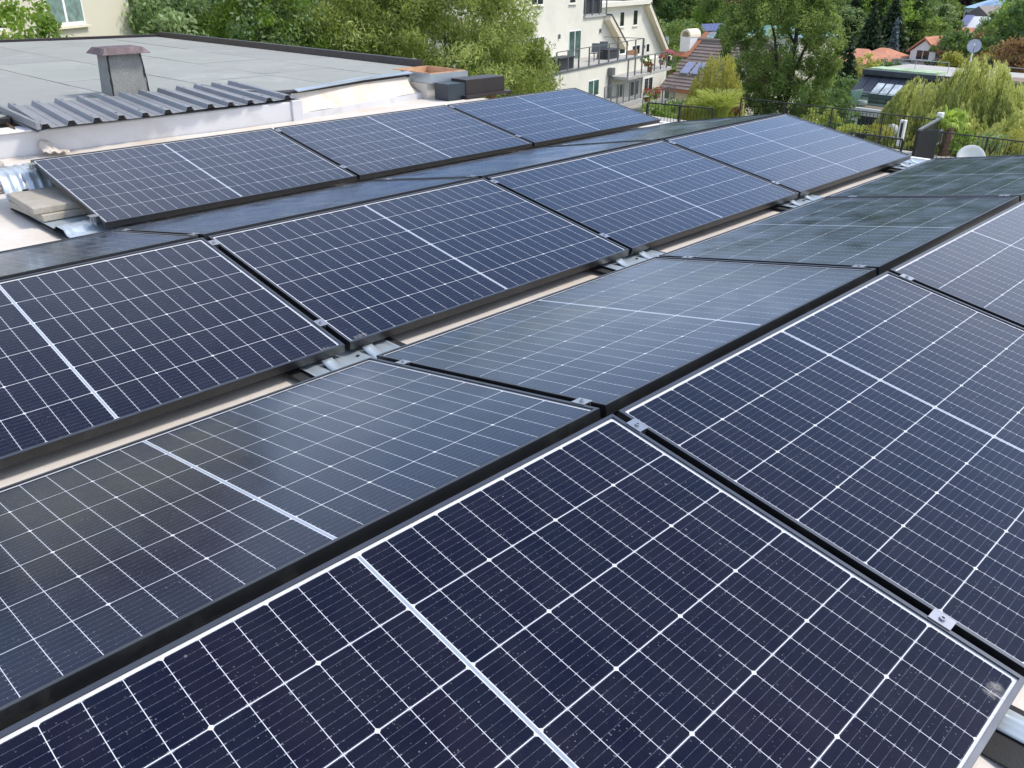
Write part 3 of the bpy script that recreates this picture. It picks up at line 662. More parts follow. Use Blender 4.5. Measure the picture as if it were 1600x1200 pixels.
# gravel patch, conduits, torn membrane at far left
mb = MB()
for k in range(900):
    p = V((R.uniform(-1.6, .12), R.uniform(6.45, 7.3), ZR+.012+R.uniform(0, .03))); r = R.uniform(.010, .026)
    mb.hexa([p+V((sx*r*R.uniform(.6,1), sy*r*R.uniform(.6,1), sz*r*R.uniform(.5,.9))) for sz in (-1,1) for sx, sy in ((-1,-1),(1,-1),(1,1),(-1,1))])
single('gravel', mb, M['gravel'], 'patch of pale gravel on the roof at the left by the parapet', 'gravel', kind='stuff')
for k, (dx, dz) in enumerate(((0, .05), (.10, .085))):
    pts = [V((-2.5, 6.95+dx, ZR+dz)), V((-.4, 7.05+dx, ZR+dz)), V((-.05, 7.10+dx, ZR+dz)), V((.13-.02*k, 7.22+dx, ZR+dz+.005)), V((.12, 7.45, ZR+dz))]
    single('conduit', MB().tube(pts, .032, 10), M['pvc'], ('front' if k == 0 else 'rear')+' grey conduit pipe bending to the parapet at the left edge', 'pipe', 'grey conduits by the parapet', smooth=True)
a = [ony(62,238,7.72), ony(68,221,7.735), ony(80,229,7.72), ony(103,236,7.70)]
mb = MB().grid(lambda u, v: a[0].lerp(a[3], u)+V((0,-.10*(1-v), .11*v*max(0, 1-abs(u-.25)*2.2)+.01+.012*sin(u*19+v*6))), 14, 8)
single('torn_membrane_flap', mb, M['membrane'], 'torn beige membrane flap sticking up at the foot of the parapet', 'membrane flap', solid=.003, smooth=True)
# ------------------------------------------------------------------ buildings beyond
class Fr:
    "local frame of a facade: a along it, w away from us, z up (absolute)"
    def __init__(s, o, az):
        s.o = V(o); s.ex = V((sin(az), cos(az), 0)); s.ew = V((-s.ex.y, s.ex.x, 0))
        if s.ew.dot(s.o-CAM) < 0: s.ew = -s.ew
    def P(s, a, w, z): return V((s.o.x, s.o.y, 0))+s.ex*a+s.ew*w+V((0,0,z))
    def inv(s, u, v, w=0):
        p = onp(u, v, s.o+s.ew*w, s.ew); d = p-s.o; return d.dot(s.ex), p.z
    def px(s, u, v, w=0): a, z = s.inv(u, v, w); return s.P(a, w, z)
    def box(s, mb, a0, a1, w0, w1, z0, z1):
        return mb.hexa([s.P(a0,w0,z0), s.P(a1,w0,z0), s.P(a1,w1,z0), s.P(a0,w1,z0), s.P(a0,w0,z1), s.P(a1,w0,z1), s.P(a1,w1,z1), s.P(a0,w1,z1)])
    def wall(s, mb, poly, w, th):
        return mb.prism([s.P(a, w, z) for a, z in poly], s.ew*th)
def window(F, par, a0, a1, z0, z1, w, nsash=2, glass='glass', sill=True, name='window', fw=.07, fm='trim', proud=.0):
    "white frame set into the wall face, panes behind, sill proud"
    mb = MB(); F.box(mb, a0, a1, w-.012-proud, w+.05, z0, z0+fw); F.box(mb, a0, a1, w-.012-proud, w+.05, z1-fw, z1)
    st = (a1-a0)/nsash
    for k in range(nsash+1):
        c = a0+st*k; F.box(mb, max(a0, c-fw/2), min(a1, c+fw/2) if 0 < k < nsash else (a0+fw if k == 0 else a1), w-.011-proud, w+.049, z0+fw, z1-fw) if k else F.box(mb, a0, a0+fw, w-.011-proud, w+.049, z0+fw, z1-fw)
    o = part(name, mb, M[fm], par)
    for k in range(nsash):
        mb = MB(); F.box(mb, a0+st*k+fw*.5, a0+st*(k+1)-fw*.5, w-.004-proud, w+.02, z0+fw*.8, z1-fw*.8); part('pane', mb, M[glass], o)
    if sill:
        mb = MB(); F.box(mb, a0-.07, a1+.07, w-.10, w-.013-proud, z0-.05, z0-.005); part('sill', mb, M['pale'], o)
    # shadowed reveal: lintel line
    return o
def wall_hole(F, par, poly, w, th, holes, mat, name='wall'):
    o_ = MB(); F.wall(o_, poly, w, th); return part(name, o_, mat, par)
def railing(par, pts, h, mat, nbar=0, post=1.2, top=.04, nm='railing', bars=True, rw=.03):
    "pts: base points; top rail, posts, bars"
    pts = [V(p) for p in pts]; up = V((0,0,h))
    for p, q in zip(pts, pts[1:]):
        L = (q-p).length; n = max(1, round(L/post))
        part('handrail', MB().bar(p+up, q+up, top, top), mat, par)
        for k in range(n+1):
            b = p.lerp(q, k/n); part('rail_post', MB().bar(b, b+up-V((0,0,top/2)), rw*1.3, rw*1.3), mat, par)
        if bars:
            part('bottom_rail', MB().bar(p+V((0,0,.08)), q+V((0,0,.08)), top*.8, top*.8), mat, par)
            nb_ = int(L/.115)
            for k in range(nb_):
                b = p.lerp(q, (k+.5)/nb_); part('baluster', MB().bar(b+V((0,0,.1)), b+up-V((0,0,top/2)), .012, .012), mat, par)

# --- cream house, top left
F = Fr(at(205, 30, 26), radians(55))
h = thing('cream_house', 'cream rendered house with white window and green curtains at top left', 'house', (F.o.x, F.o.y, -8))
a1, _ = F.inv(208, 45)
part('wall', F.wall(MB(), [(-9, -8.4), (a1, -8.4), (a1, 5), (-9, 5)], 0, 8), M['beige'], h)
part('roof', F.wall(MB(), [(-9.6, 5), (a1+.5, 5), ((a1-9)/2, 7.2)], -.4, 8.8), M['greyroof'], h)
wa0, wz0 = F.inv(77, 45); wa1, wz0b = F.inv(134, 38); 
window(F, h, wa0, wa1, wz0b, wz0b+1.5, 0, 2, 'curtain', fw=.08)
wb1, wzb = F.inv(8, 42); window(F, h, wb1-1.3, wb1, wz0b, wz0b+1.5, 0, 2, 'glass', fw=.08)
# climbing shrub left of the window
shrub(at(20, 40, 21)-V((0,0,1.6)), .85, 1.3, 'leafy green vine at the top left picture corner', 'fresh', 2600, .13, .5, 'vine', 'climbing plant')
shrub(at(92, 52, 20.5)-V((0,0,.75)), .42, .45, 'light green leafy shrub under the white window of the cream house', 'fresh', 420, .16, .45, 'shrub', 'shrub')
shrub(at(55, 58, 20.6)-V((0,0,.7)), .45, .42, 'grey green low shrub behind the roof edge at top left', 'silver', 600, .10, .4)

# --- white apartment house
F = Fr(at(872, 115, 48), radians(75.5)); Z0 = F.o.z
ap = thing('apartment_house', 'white plastered apartment house with terraces, steep gables and potted flowers', 'apartment building', (F.o.x, F.o.y, -10))
ae, ze = F.inv(1007, 88)
W1, W2 = 2.9, 5.6
part('lower_wall', F.wall(MB(), [(-9, -10.5), (ae, -10.5), (ae, Z0), (-9, Z0)], 0, 7.5), M['white'], ap)
mb = MB(); F.box(mb, -9, ae+.06, -.07, .22, Z0+.001, Z0+.05); part('terrace_coping', mb, M['steel'], ap)
mb = MB(); F.box(mb, -9, ae-.02, .225, W1, Z0+.002, Z0+.02); part('terrace_floor', mb, M['slab'], ap)
q = [F.inv(u, v, W1) for u, v in ((969, 69), (945, 25), (912, 21))]
zt = q[1][1]
part('upper_wall', F.wall(MB(), [(-9, Z0), (q[0][0], Z0), q[0], q[1], (-9, q[1][1])], W1, W2-W1-.02), M['white'], ap)
ar, zr_ = F.inv(913, 22, W1)
part('upper_wall', F.wall(MB(), [(-9, zt+.001), (ar-.15, zt+.001), (ar-.15, 6), (-9, 6)], W1, 7), M['white'], ap)
mb = MB(); F.box(mb, ar-.1, q[1][0]+.15, W1-.12, W1+2.5, zt+.002, zt+.12); part('balcony_slab', mb, M['slab'], ap)
b = [F.inv(u, v, W2) for u, v in ((1041, 88), (1008, 6), (1004, -6))]
part('rear_wall', F.wall(MB(), [(0, -10.5), (b[0][0]+.3, -10.5), (b[0][0]+.3, Z0-.1), b[0], b[1], (b[1][0]-2.0, b[1][1]+.25), (0, b[1][1]+.3)], W2, 6), M['white'], ap)
# raking fascias and dark roof edges
def rake(p, r, w, th=.38, dep=.5, inset=.14):
    p, r = V((p[0], 0, p[1])), V((r[0], 0, r[1])); d = (r-p).normalized(); n = V((d.z, 0, -d.x)); n = n if n.x > 0 else -n
    P = lambda s, ww: F.P(s.x, ww, s.z)
    mb = MB(); pts = [p-d*.1-n*.30, r+d*.05-n*.30, r+d*.05+n*.02, p-d*.1+n*.02]
    part('raking_fascia', mb.prism([P(s, w-dep) for s in pts], F.ew*dep*.98), M['pale'], ap)
    mb = MB(); pts = [p-d*.18+n*.021, r+d*.1+n*.021, r+d*.1+n*.10, p-d*.18+n*.10]
    part('roof_edge', mb.prism([P(s, w-dep-.03) for s in pts], F.ew*4), M['zinc'], ap)
rake(q[0], q[1], W1); rake(b[0], b[1], W2)
mb = MB(); F.box(mb, ar+2.0, b[1][0]+.2, W2-.5, W2, b[1][1]+.02, b[1][1]+.32); part('eaves_band', mb, M['white'], ap)
# openings
def win_px(u0, v0, u1, v1, w, ns, gl='glass', sill=True, fm='trim', fw=.07):
    a0, z1 = F.inv(u0, v0, w); a1, _ = F.inv(u1, v0, w); _, z0 = F.inv((u0+u1)/2, v1, w); return window(F, ap, a0, a1, z0, z1, w, ns, gl, sill, fm=fm, fw=fw)
win_px(889, 48, 908, 96, W1, 2, 'glassg', False)
win_px(830, -12, 849, 9, W1, 2, 'glass'); win_px(832, 58, 851, 78, W1, 2, 'glass'); win_px(890, -14, 900, 6, W1, 1, 'glass')
win_px(969, 18, 976, 42, W2, 1, 'glass'); win_px(990, 15, 997, 40, W2, 1, 'glass')
win_px(968, 74, 977, 85, W2, 1, 'glass'); win_px(988, 71, 1000, 86, W2, 2, 'glass'); win_px(1010, 68, 1015, 82, W2, 1, 'glass', False)
win_px(919, 126, 936, 151, 0, 2, 'glassg', False); win_px(985, 127, 998, 150, 0, 2, 'glass', False)
win_px(1007, 122, 1020, 148, W2-2.6, 2, 'glass', False); win_px(963, 132, 973, 156, 0, 2, 'glass', False)
# lamps on walls
for u, v, w in ((873, 57, W1), (937, 48, W1), (1006, 73, W2)):
    p = F.px(u, v, w)-F.ew*.06; part('wall_lamp', MB().lathe(p-V((0,0,.12)), (0,0,1), [(0,0),(.06,0),(.06,.24),(0,.24)], 8), M['steel'], ap)
# downpipe with hopper
a, _ = F.inv(951, 120); _, zt_ = F.inv(951, 106)
part('downpipe', MB().tube([F.P(a,-.12,-10), F.P(a,-.12,zt_-.4)], .09, 8), M['steel'], ap); mb = MB(); F.box(mb, a-.2, a+.2, -.32, -.02, zt_-.42, zt_); part('rain_hopper', mb, M['steel'], ap)
# terrace railing with glass
a0, _ = F.inv(872, 110)
railing(ap, [F.P(a0, .1, Z0+.05), F.P(ae, .1, Z0+.05)], 1.0, M['steel'], post=1.25, bars=False, rw=.05)
railing(ap, [F.P(ae, .15, Z0+.05), F.P(ae, W2-.2, Z0+.05)], 1.0, M['steel'], post=1.6, bars=False, rw=.05)
railing(ap, [F.P(ar, W1-.05, zt+.12), F.P(q[1][0]+.1, W1-.05, zt+.12)], 1.0, M['steel'], post=.9, bars=False, rw=.05)
mb = MB(); F.box(mb, ar+.05, q[1][0]-.35, W1+.06, W1+.09, zt+.2, zt+1.0); part('balcony_panel', mb, M['anthra'], ap)
# mid balcony, lower terrace at the right
m0, mz = F.inv(982, 122); m1, _ = F.inv(1046, 107)
def slabz(u0, v0, u1, w0, w1, nm, th=.16):
    a0, z = F.inv(u0, v0, w0); a1, _ = F.inv(u1, v0-14, w0); mb = MB(); F.box(mb, a0, a1, w0, w1, z-th, z); part(nm, mb, M['slab'], ap); return a0, a1, z
s1 = slabz(982, 121, 1053, -1.2, 4.5, 'balcony_slab')
railing(ap, [F.P(s1[0]+.1, -1.1, s1[2]), F.P(s1[1]-.1, -1.1, s1[2])], 1.0, M['steel'], post=1.1, bars=False, rw=.05)
mb = MB(); F.box(mb, ae+.05, ae+1.7, 1.2, 1.3, s1[2], s1[2]+1.0); part('timber_screen', mb, M['oldwood'], ap)
s2 = slabz(1005, 172, 1056, -1.6, 4.0, 'balcony_slab')
railing(ap, [F.P(s2[0]+.1, -1.5, s2[2]), F.P(s2[1]-.1, -1.5, s2[2])], .95, M['steel'], post=1.0, bars=True, rw=.04)
s3 = slabz(945, 171, 1004, -1.9, -.03, 'terrace_slab')
railing(ap, [F.P(s3[0]+.1, -1.8, s3[2]), F.P(s3[1]-.1, -1.8, s3[2])], 1.15, M['steel'], post=.9, bars=True, rw=.04)
b_, bz = F.inv(1030, 110, W2-2.6)
part('side_wall', F.wall(MB(), [(ae+.01, -10.5), (F.inv(1032, 150, W2-2.6)[0], -10.5), (F.inv(1032, 150, W2-2.6)[0], s1[2]-.2), (ae+.01, s1[2]-.2)], W2-2.6, 2.5), M['white'], ap)
# things on the terraces
def obox_px(name, u0, v0, u1, v1, w, dep, mat, lab, cat, grp=None):
    a0, z1 = F.inv(u0, v0, w); a1, _ = F.inv(u1, v0, w); _, z0 = F.inv((u0+u1)/2, v1, w)
    if z0 < Z0+.02 and w < 3 and v0 < 100: z0 = Z0+.02
    t = thing(name, lab, cat, F.P((a0+a1)/2, w, z0), grp); hh = max(.3, z1-z0)
    mb = MB(); F.box(mb, a0, a1, w, w+dep, z0, z0+hh*.84); part('body', mb, mat, t, bevel=.02)
    mb = MB(); F.box(mb, a0-.03, a1+.03, w-.03, w+dep+.03, z0+hh*.845, z0+hh); part('lid', mb, mat, t, bevel=.02); return t
obox_px('storage_box', 875, 91, 897, 109, .45, .7, M['anthra'], 'anthracite storage box at the left end of the apartment terrace', 'storage box', 'terrace storage boxes')
obox_px('storage_box', 950, 78, 968, 95, .9, .7, M['anthra'], 'anthracite storage box near the middle of the apartment terrace', 'storage box', 'terrace storage boxes')
def chair(p, lab, grp):
    t = thing('terrace_chair', lab, 'chair', p, grp)
    for dx in (-.22, .22):
        for dy in (-.22, .22): part('leg', MB().tube([p+V((dx,dy,0)), p+V((dx*.8,dy*.8,.44))], .018, 5), M['steel'], t)
    part('seat', MB().box(p.x-.24,p.x+.24,p.y-.24,p.y+.24,p.z+.44,p.z+.48), M['steel'], t); part('backrest', MB().obox(p+V((.2,.05,.75)), (.02,.02,0), (-.16,.2,0), (.03,0,.25)), M['steel'], t)
chair(F.P(F.inv(928, 95, 1.2)[0], 1.2, Z0+.02), 'grey metal chair between the two storage boxes on the terrace', 'terrace chairs')
chair(F.P(F.inv(940, 92, 1.4)[0], 1.4, Z0+.02), 'grey metal chair just left of the middle storage box on the terrace', 'terrace chairs')
def flowerpot(u, v, w, mat, lab, r=.3, n=260, z=None):
    p = F.px(u, v, w); t = thing('flower_pot', lab, 'potted flowers', p-V((0,0,.35)), 'flower pots on the balconies')
    part('pot', MB().lathe(p-V((0,0,.36)), (0,0,1), [(0,0),(.12,0),(.17,.28),(.15,.28),(.13,.2),(0,.2)], 10), M['terracotta'] if mat != 'pink' else M['anthra'], t)
    c = crown('leaves', r*.9, .38, r*.7, 14, n, .14, .5, LM['fresh']); link_child('leaves', c, t)
    if mat:
        mb = MB()
        for k in range(46):
            d = V(rdir(1)[0]); d.z = abs(d.z)*.9+.05; cpos = p+V((0,0,.05))+d*r*R.uniform(.6, 1.0); s = R.uniform(.03, .065)
            mb.lathe(cpos, d, [(0,-s*.4),(s,0),(s*.7,s*.5),(0,s*.6)], 5)
        part('blossoms', mb, M[mat], t)['kind'] = 'stuff'
flowerpot(1010, 94, -1.0, None, 'green leafy pot at the left end of the upper flower balcony', .42)
flowerpot(1016, 103, -1.15, 'red', 'small pot of red flowers hanging under the green pot on the upper balcony', .2)
flowerpot(1034, 92, -1.0, 'red', 'pot with orange red flowers beside the pink ones on the upper balcony', .26)
flowerpot(1044, 86, -1.0, 'pink', 'bright pink geranium pot at the railing end of the upper balcony', .38)
flowerpot(1050, 106, -1.1, None, 'green trailing pot at the corner of the upper balcony slab', .36)
flowerpot(1011, 150, -1.5, 'red', 'left pot of red geraniums on the lower balcony railing', .42, 200)
flowerpot(1025, 146, -1.5, 'red', 'right pot of red geraniums on the lower balcony railing', .42, 200)

# --- brown tiled house
F = Fr(at(1045, 138, 68), radians(185)); ez = F.o.z
bh = thing('brown_roofed_house', 'house with brown tiled roof, arched white chimney and two skylights', 'house', (F.o.x, F.o.y, -13))
SL = radians(38); nrm = (F.ew*-sin(SL)+V((0,0,cos(SL)))); P0 = F.P(0, 0, ez)
def rp(u, v): p = onp(u, v, P0, nrm); d = p-P0; return d.dot(F.ex), d.dot(F.ew)/cos(SL)
al, sl_ = rp(1037, 78); ar_, sr_ = rp(1085, 62); at_, st_ = rp(1168, 68); TOPS = (sr_+st_)/2; AE = at_+2.2
ahip = rp(1062, 62)[0]
S = lambda a, s, n=0.: P0+F.ex*a+(F.ew*cos(SL)+V((0,0,sin(SL))))*s+nrm*n
a_l = rp(1030, 137)[0]
part('wall', F.wall(MB(), [(a_l+.5, -13.5), (AE, -13.5), (AE, ez-.12), (a_l+.5, ez-.12)], .5, 8), M['pale'], bh)
nC = 15
for k in range(nC):
    s0, s1_ = TOPS*k/nC, TOPS*(k+1)/nC
    l0 = a_l+(ahip-a_l)*max(0, (s0/TOPS-.75)/.25); l1 = a_l+(ahip-a_l)*max(0, (s1_/TOPS-.75)/.25)
    n0 = int((AE-l0)/1.6)
    part('tile_course', MB().add([S(l0,s0,.07), S(AE,s0,.07), S(AE,s1_+.03,.02), S(l1,s1_+.03,.02), S(l0,s0,-.05), S(AE,s0,-.05), S(AE,s1_,-.05), S(l1,s1_,-.05)], [(0,1,2,3),(7,6,5,4),(0,4,5,1),(1,5,6,2),(2,6,7,3),(3,7,4,0)]), M['brown'], bh)
part('roof_back', MB().prism([S(ahip,TOPS,-.02), S(AE,TOPS,-.02), S(AE,TOPS,-.02)+F.ew*7-V((0,0,4.5)), S(a_l,TOPS,-.02)+F.ew*7-V((0,0,4.5))], (0,0,-.1)), M['brown'], bh)
part('ridge_tiles', MB().tube([S(ahip,TOPS,.05), S(AE,TOPS,.05)], .13, 8), M['brown'], bh)
part('eaves_board', MB().bar(S(a_l,-.02,-.12), S(AE,-.02,-.12), .12, .22), M['orange'], bh)
ca, cs_ = rp(1068, 82); cb = rp(1060, 82)[0]; cw = rp(1076, 82)[0]
base = S((cb+cw)/2, cs_, -.3); half = abs(cw-cb)/2; hz = 1.35
chm = MB(); x_ = F.ex*half; y_ = F.ew*.55
chm.hexa([base-x_-y_*.2, base+x_-y_*.2, base+x_+y_*2, base-x_+y_*2]+[p+V((0,0,hz)) for p in (base-x_-y_*.2, base+x_-y_*.2, base+x_+y_*2, base-x_+y_*2)])
co = part('chimney', chm, M['trim'], bh, 'white chimney with rounded brick hood')
arc = MB(); ctop = base+V((0,0,hz)); n = 10
for k in range(n):
    t0, t1 = pi*k/n, pi*(k+1)/n; P = lambda t, r: ctop+F.ex*(-cos(t)*half*r)+V((0,0,sin(t)*half*1.1*r))-y_*.22
    arc.prism([P(t0,1.08), P(t1,1.08), P(t1,.78), P(t0,.78)], y_*2.26)
part('chimney_hood', arc, M['pale'], co)
part('chimney_flashing', MB().prism([S(cb-.35, cs_-.55, .09), S(cw+.35, cs_-.55, .09), S(cw+.55, cs_+2.2, .09), S(cw+.1, cs_+2.2, .09), S(cw+.08, cs_-.05, .09), S(cb-.1, cs_-.05, .09)], nrm*.03), M['orange'], co)
for (u0, v0, u1, v1) in ((1063, 116, 1075, 105), (1079, 117, 1092, 106)):
    a0, s0 = rp(u0, v0); a1, s1_ = rp(u1, v1); 
    if a1 < a0+.3: a1 = a0+.7
    a0, a1 = a0, a0+.72; s1_ = s0+1.15
    o = part('skylight', MB().prism([S(a0,s0,.06), S(a1,s0,.06), S(a1,s1_,.06), S(a0,s1_,.06)], nrm*.10), M['flash'], bh)
    part('pane', MB().prism([S(a0+.08,s0+.08,.161), S(a1-.08,s0+.08,.161), S(a1-.08,s1_-.08,.161), S(a0+.08,s1_-.08,.161)], nrm*.01), M['farpv'], o)

# --- long dark roofed house behind the willows
F = Fr(at(1356, 172, 60), radians(186)); 
dh = thing('dark_roofed_house', 'long white house with dark zinc mansard roof, green planted strip and roof terrace', 'house', (F.o.x, F.o.y, -12))
aL, zd = F.inv(1322, 166); 
AE = aL+18
part('lower_wall', F.wall(MB(), [(aL, -13.5), (AE, -13.5), (AE, zd), (aL, zd)], 0, 9), M['trim'], dh)
a0, z1 = F.inv(1342, 180); mb = MB(); F.box(mb, a0, a0+4.4, -.03, .2, z1-2.2, z1); part('dark_opening', mb, M['anthra'], dh)
mb = MB(); F.box(mb, aL-.05, AE, -.1, .3, zd-.25, zd-.002); part('terrace_edge', mb, M['trim'], dh)
mb = MB(); F.box(mb, aL, AE, .31, 2.0, zd+.001, zd+.03); part('terrace_deck', mb, M['deck'], dh)
WD = 1.8
_, zk = F.inv(1345, 147, WD); u_l = F.inv(1329, 147, WD)[0]
part('upper_wall', F.wall(MB(), [(u_l, zd), (AE, zd), (AE, zk), (u_l, zk)], WD, 7), M['trim'], dh)
ztop = F.inv(1380, 118, WD+1.5)[1]; sw = 1.5
Q = lambda a, t, n=0: F.P(a, WD-.1+sw*t-n*.9, zk+(ztop-zk)*t+n*.4)
npan = 26; st = 18.2/npan
for k in range(npan):
    a = u_l-.15+st*k
    if a > AE: break
    part('roof_panel', MB().add([Q(a+.02,0), Q(a+st-.02,0), Q(a+st-.02,1), Q(a+.02,1)]+[Q(a+.02,0,-.1), Q(a+st-.02,0,-.1), Q(a+st-.02,1,-.1), Q(a+.02,1,-.1)], [(0,1,2,3),(7,6,5,4),(0,4,5,1),(1,5,6,2),(2,6,7,3),(3,7,4,0)]), M['zinc'], dh)
part('roof_core', MB().prism([Q(u_l-.1,0,-.12), Q(AE,0,-.12), Q(AE,1,-.12), Q(u_l-.1,1,-.12)], F.ew*3), M['zinc'], dh)
mb = MB(); F.box(mb, u_l-.2, AE, WD-.2, WD-.01, zk-.10, zk-.001); part('gutter', mb, M['zinc'], dh)
mb = MB(); F.box(mb, u_l-.1, AE, WD+sw-.35, WD+sw-.11, ztop, ztop+.32); part('roof_fascia', mb, M['zinc'], dh)
mb = MB(); F.box(mb, u_l, AE, WD+sw-.1, WD+sw+5.5, ztop-.2, ztop+.30); part('flat_roof', mb, M['slab'], dh)
mb = MB(); F.box(mb, u_l+.1, u_l+4.6, WD+sw+.1, WD+sw+1.6, ztop+.301, ztop+.40); part('planted_strip', mb, M['greenroof'], dh, 'pale green sedum strip')
mb = MB(); F.box(mb, u_l+8.4, AE, WD+sw+.1, WD+sw+2.2, ztop+.302, ztop+.36); part('roof_deck', mb, M['deck'], dh)
for k, (aa, bb) in enumerate(((u_l+.1, u_l+4.5), (u_l+7.4, AE))):
    railing(dh, [F.P(aa, WD+sw+1.8, ztop+.3), F.P(bb, WD+sw+1.8, ztop+.3)], .62, M['flash'], post=2.2, bars=False, rw=.025, top=.04)
mb = MB(); F.box(mb, aL+.05, aL+6, .12, .14, zd+.1, zd+.95)
gg = NG('clear_glass'); tb = gg.n('ShaderNodeBsdfTransparent'); tb.inputs[0].default_value = (.86,.94,.90,1); ms = gg.n('ShaderNodeMixShader'); fr = gg.n('ShaderNodeFresnel')
gg.b.inputs['Base Color'].default_value = (.5,.6,.55,1); gg.b.inputs['Roughness'].default_value = .03
gg.l(gg.math('MULTIPLY_ADD', fr.outputs[0], .7, .03), ms.inputs[0]); gg.l(tb.outputs[0], ms.inputs[1]); gg.l(gg.b.outputs[0], ms.inputs[2]); gg.l(ms.outputs[0], gg.t.nodes['Material Output'].inputs[0]); M['clear'] = gg.m
part('balustrade_glass', mb, M['clear'], dh)
mb = MB(); F.box(mb, aL+.05, aL+6, .10, .16, zd+.951, zd+.99); part('handrail', mb, M['flash'], dh)
mb = MB(); F.box(mb, aL+.02, aL+.04, .2, 1.7, zd+.1, zd+.95); part('balustrade_glass', mb, M['clear'], dh)
for (u0, u1) in ((1363, 1373), (1377, 1387), (1391, 1401)):
    a0 = F.inv(u0, 130, WD)[0]; a1 = a0+.50
    o = part('window', MB().prism([Q(a0-.05,.02,.012), Q(a1+.05,.02,.012), Q(a1+.05,.66,.012), Q(a0-.05,.66,.012)], F.ew*-.06), M['anthra'], dh)
    part('pane', MB().prism([Q(a0,.07,.09), Q(a1,.07,.09), Q(a1,.62,.09), Q(a0,.62,.09)], F.ew*-.02), M['glassw'], o)
    mb = MB(); F.box(mb, a0-.05, a1+.05, WD-.06, WD-.005, zd+.12, zk-.12); o = part('window', mb, M['anthra'], dh)
    mb = MB(); F.box(mb, a0, a1, WD-.075, WD-.0605, zd+.25, zk-.2); part('pane', mb, M['glassg'], o)
p = F.P(F.inv(1346, 165, .7)[0], .7, zd+.03)
single('planter', MB().lathe(p, (0,0,1), [(0,0),(.26,0),(.34,.16),(.28,.34),(.2,.36),(.2,.30),(0,.30)], 14), M['stone'], 'grey round planter on the dark house deck', 'planter', smooth=True, loc=p)

# --- far houses on the valley side
def house(u0, u1, vr, ve, D, label, roof, wall='trim', az=186, dep=8, hip=.25, vb=None, gable=False, wins=2):
    F = Fr(at((u0+u1)/2, ve, D), radians(az)); a0, z = F.inv(u0, ve); a1, _ = F.inv(u1, ve); _, zr = F.inv((u0+u1)/2, vr, dep*.45)
    t = thing('house', label, 'house', (F.o.x, F.o.y, z-6))
    part('wall', F.wall(MB(), [(a0+.3, z-7), (a1-.3, z-7), (a1-.3, z-.02), (a0+.3, z-.02)], .3, dep-.6), M[wall], t)
    L = a1-a0; k = hip*L
    e = [F.P(a0,0,z), F.P(a1,0,z), F.P(a1,dep,z), F.P(a0,dep,z)]; r0, r1 = F.P(a0+k, dep*.5, zr), F.P(a1-k, dep*.5, zr)
    if gable: r0, r1 = F.P((a0+a1)/2, 0, zr), F.P((a0+a1)/2, dep, zr); fs = [(0,1,4),(1,2,5,4),(2,3,5),(3,0,4,5),(3,2,1,0)]
    else: fs = [(0,1,5,4),(1,2,5),(2,3,4,5),(3,0,4),(3,2,1,0)]
    part('roof', MB().add(e+[r0, r1], fs), M[roof], t)
    for i in range(wins):
        a = a0+L*(i+.5)/wins; window(F, t, a-.5, a+.5, z-2.1, z-.7, .3, 2, 'glass')
    return t, F, a0, a1, z, zr
t, F, a0, a1, z, zr = house(1418, 1466, 67, 93, 116, 'red tiled villa with white dormer balcony in the trees, right of the forest', 'terra', hip=.12, wins=3)
am = a0+(a1-a0)*.52
part('dormer', MB().prism([F.P(am-1.5,-.4,z), F.P(am+1.5,-.4,z), F.P(am+1.5,-.4,z+1.0), F.P(am,-.4,z+2.2), F.P(am-1.5,-.4,z+1.0)], F.ew*4), M['trim'], t)
part('dormer_roof', MB().prism([F.P(am-1.9,-.7,z+.85), F.P(am,-.7,z+2.35), F.P(am+1.9,-.7,z+.85), F.P(am+1.9,-.7,z+1.05), F.P(am,-.7,z+2.6), F.P(am-1.9,-.7,z+1.05)], F.ew*4), M['terra'], t)
window(F, t, am-.8, am+.8, z+.1, z+1.2, -.4, 2, 'glass', False)
mb = MB(); F.box(mb, a0-.4, am-1.2, -1.2, .28, z-1.3, z-.3); part('balcony', mb, M['trim'], t)
mb = MB(); F.box(mb, am-1.6, a1, -2.0, .28, z-1.0, z-.75); part('porch_roof', mb, M['terra'], t)
mb = MB(); F.box(mb, a1-1.2, a1-.3, 2.5, 3.4, z, zr+1.0); part('chimney', mb, M['trim'], t)
house(1292, 1334, 74, 99, 104, 'red tiled house half hidden behind the dark conifer, left one of the pair', 'terra', hip=.3, wins=3)
house(1330, 1372, 73, 92, 112, 'red tiled house half hidden behind the dark conifer, right one of the pair', 'terra', hip=.35, wins=2)
t, F, a0, a1, z, zr = house(1504, 1572, -3, 12, 190, 'white house with pale blue roof high on the slope at top right', 'bluesheet', az=195, dep=10, hip=.3, wins=4)
house(1507, 1546, 8, 24, 168, 'grey gabled house below the pale blue roof', 'greyroof', az=190, gable=True, dep=9, wins=1)
t, F, a0, a1, z, zr = house(1492, 1532, 25, 42, 156, 'white terrace house with one blue solar panel on the slope', 'trim', az=188, dep=5, hip=.05, wins=3)
part('solar_panel', MB().prism([F.P(a0+.6,-.05,z+.2), F.P(a0+1.9,-.05,z+.2), F.P(a0+1.9,1.5,z+1.6), F.P(a0+.6,1.5,z+1.6)], (0,-.0,.1)), M['farpv'], t)
house(1482, 1499, 42, 52, 148, 'small orange roofed house below the white terrace house', 'terra', wins=1, hip=.1)
t, F, a0, a1, z, zr = house(1160, 1252, 40, 54, 112, 'house with teal roof almost hidden behind the big tree', 'teal', 'beige', hip=.06, wins=4)
t, F, a0, a1, z, zr = house(1078, 1128, 49, 57, 108, 'low house with pale flat roof and a slanted row of solar panels', 'flash', 'trim', hip=.02, wins=2)
p0, p1 = F.px(1091, 49, 2), F.px(1125, 48, 2)
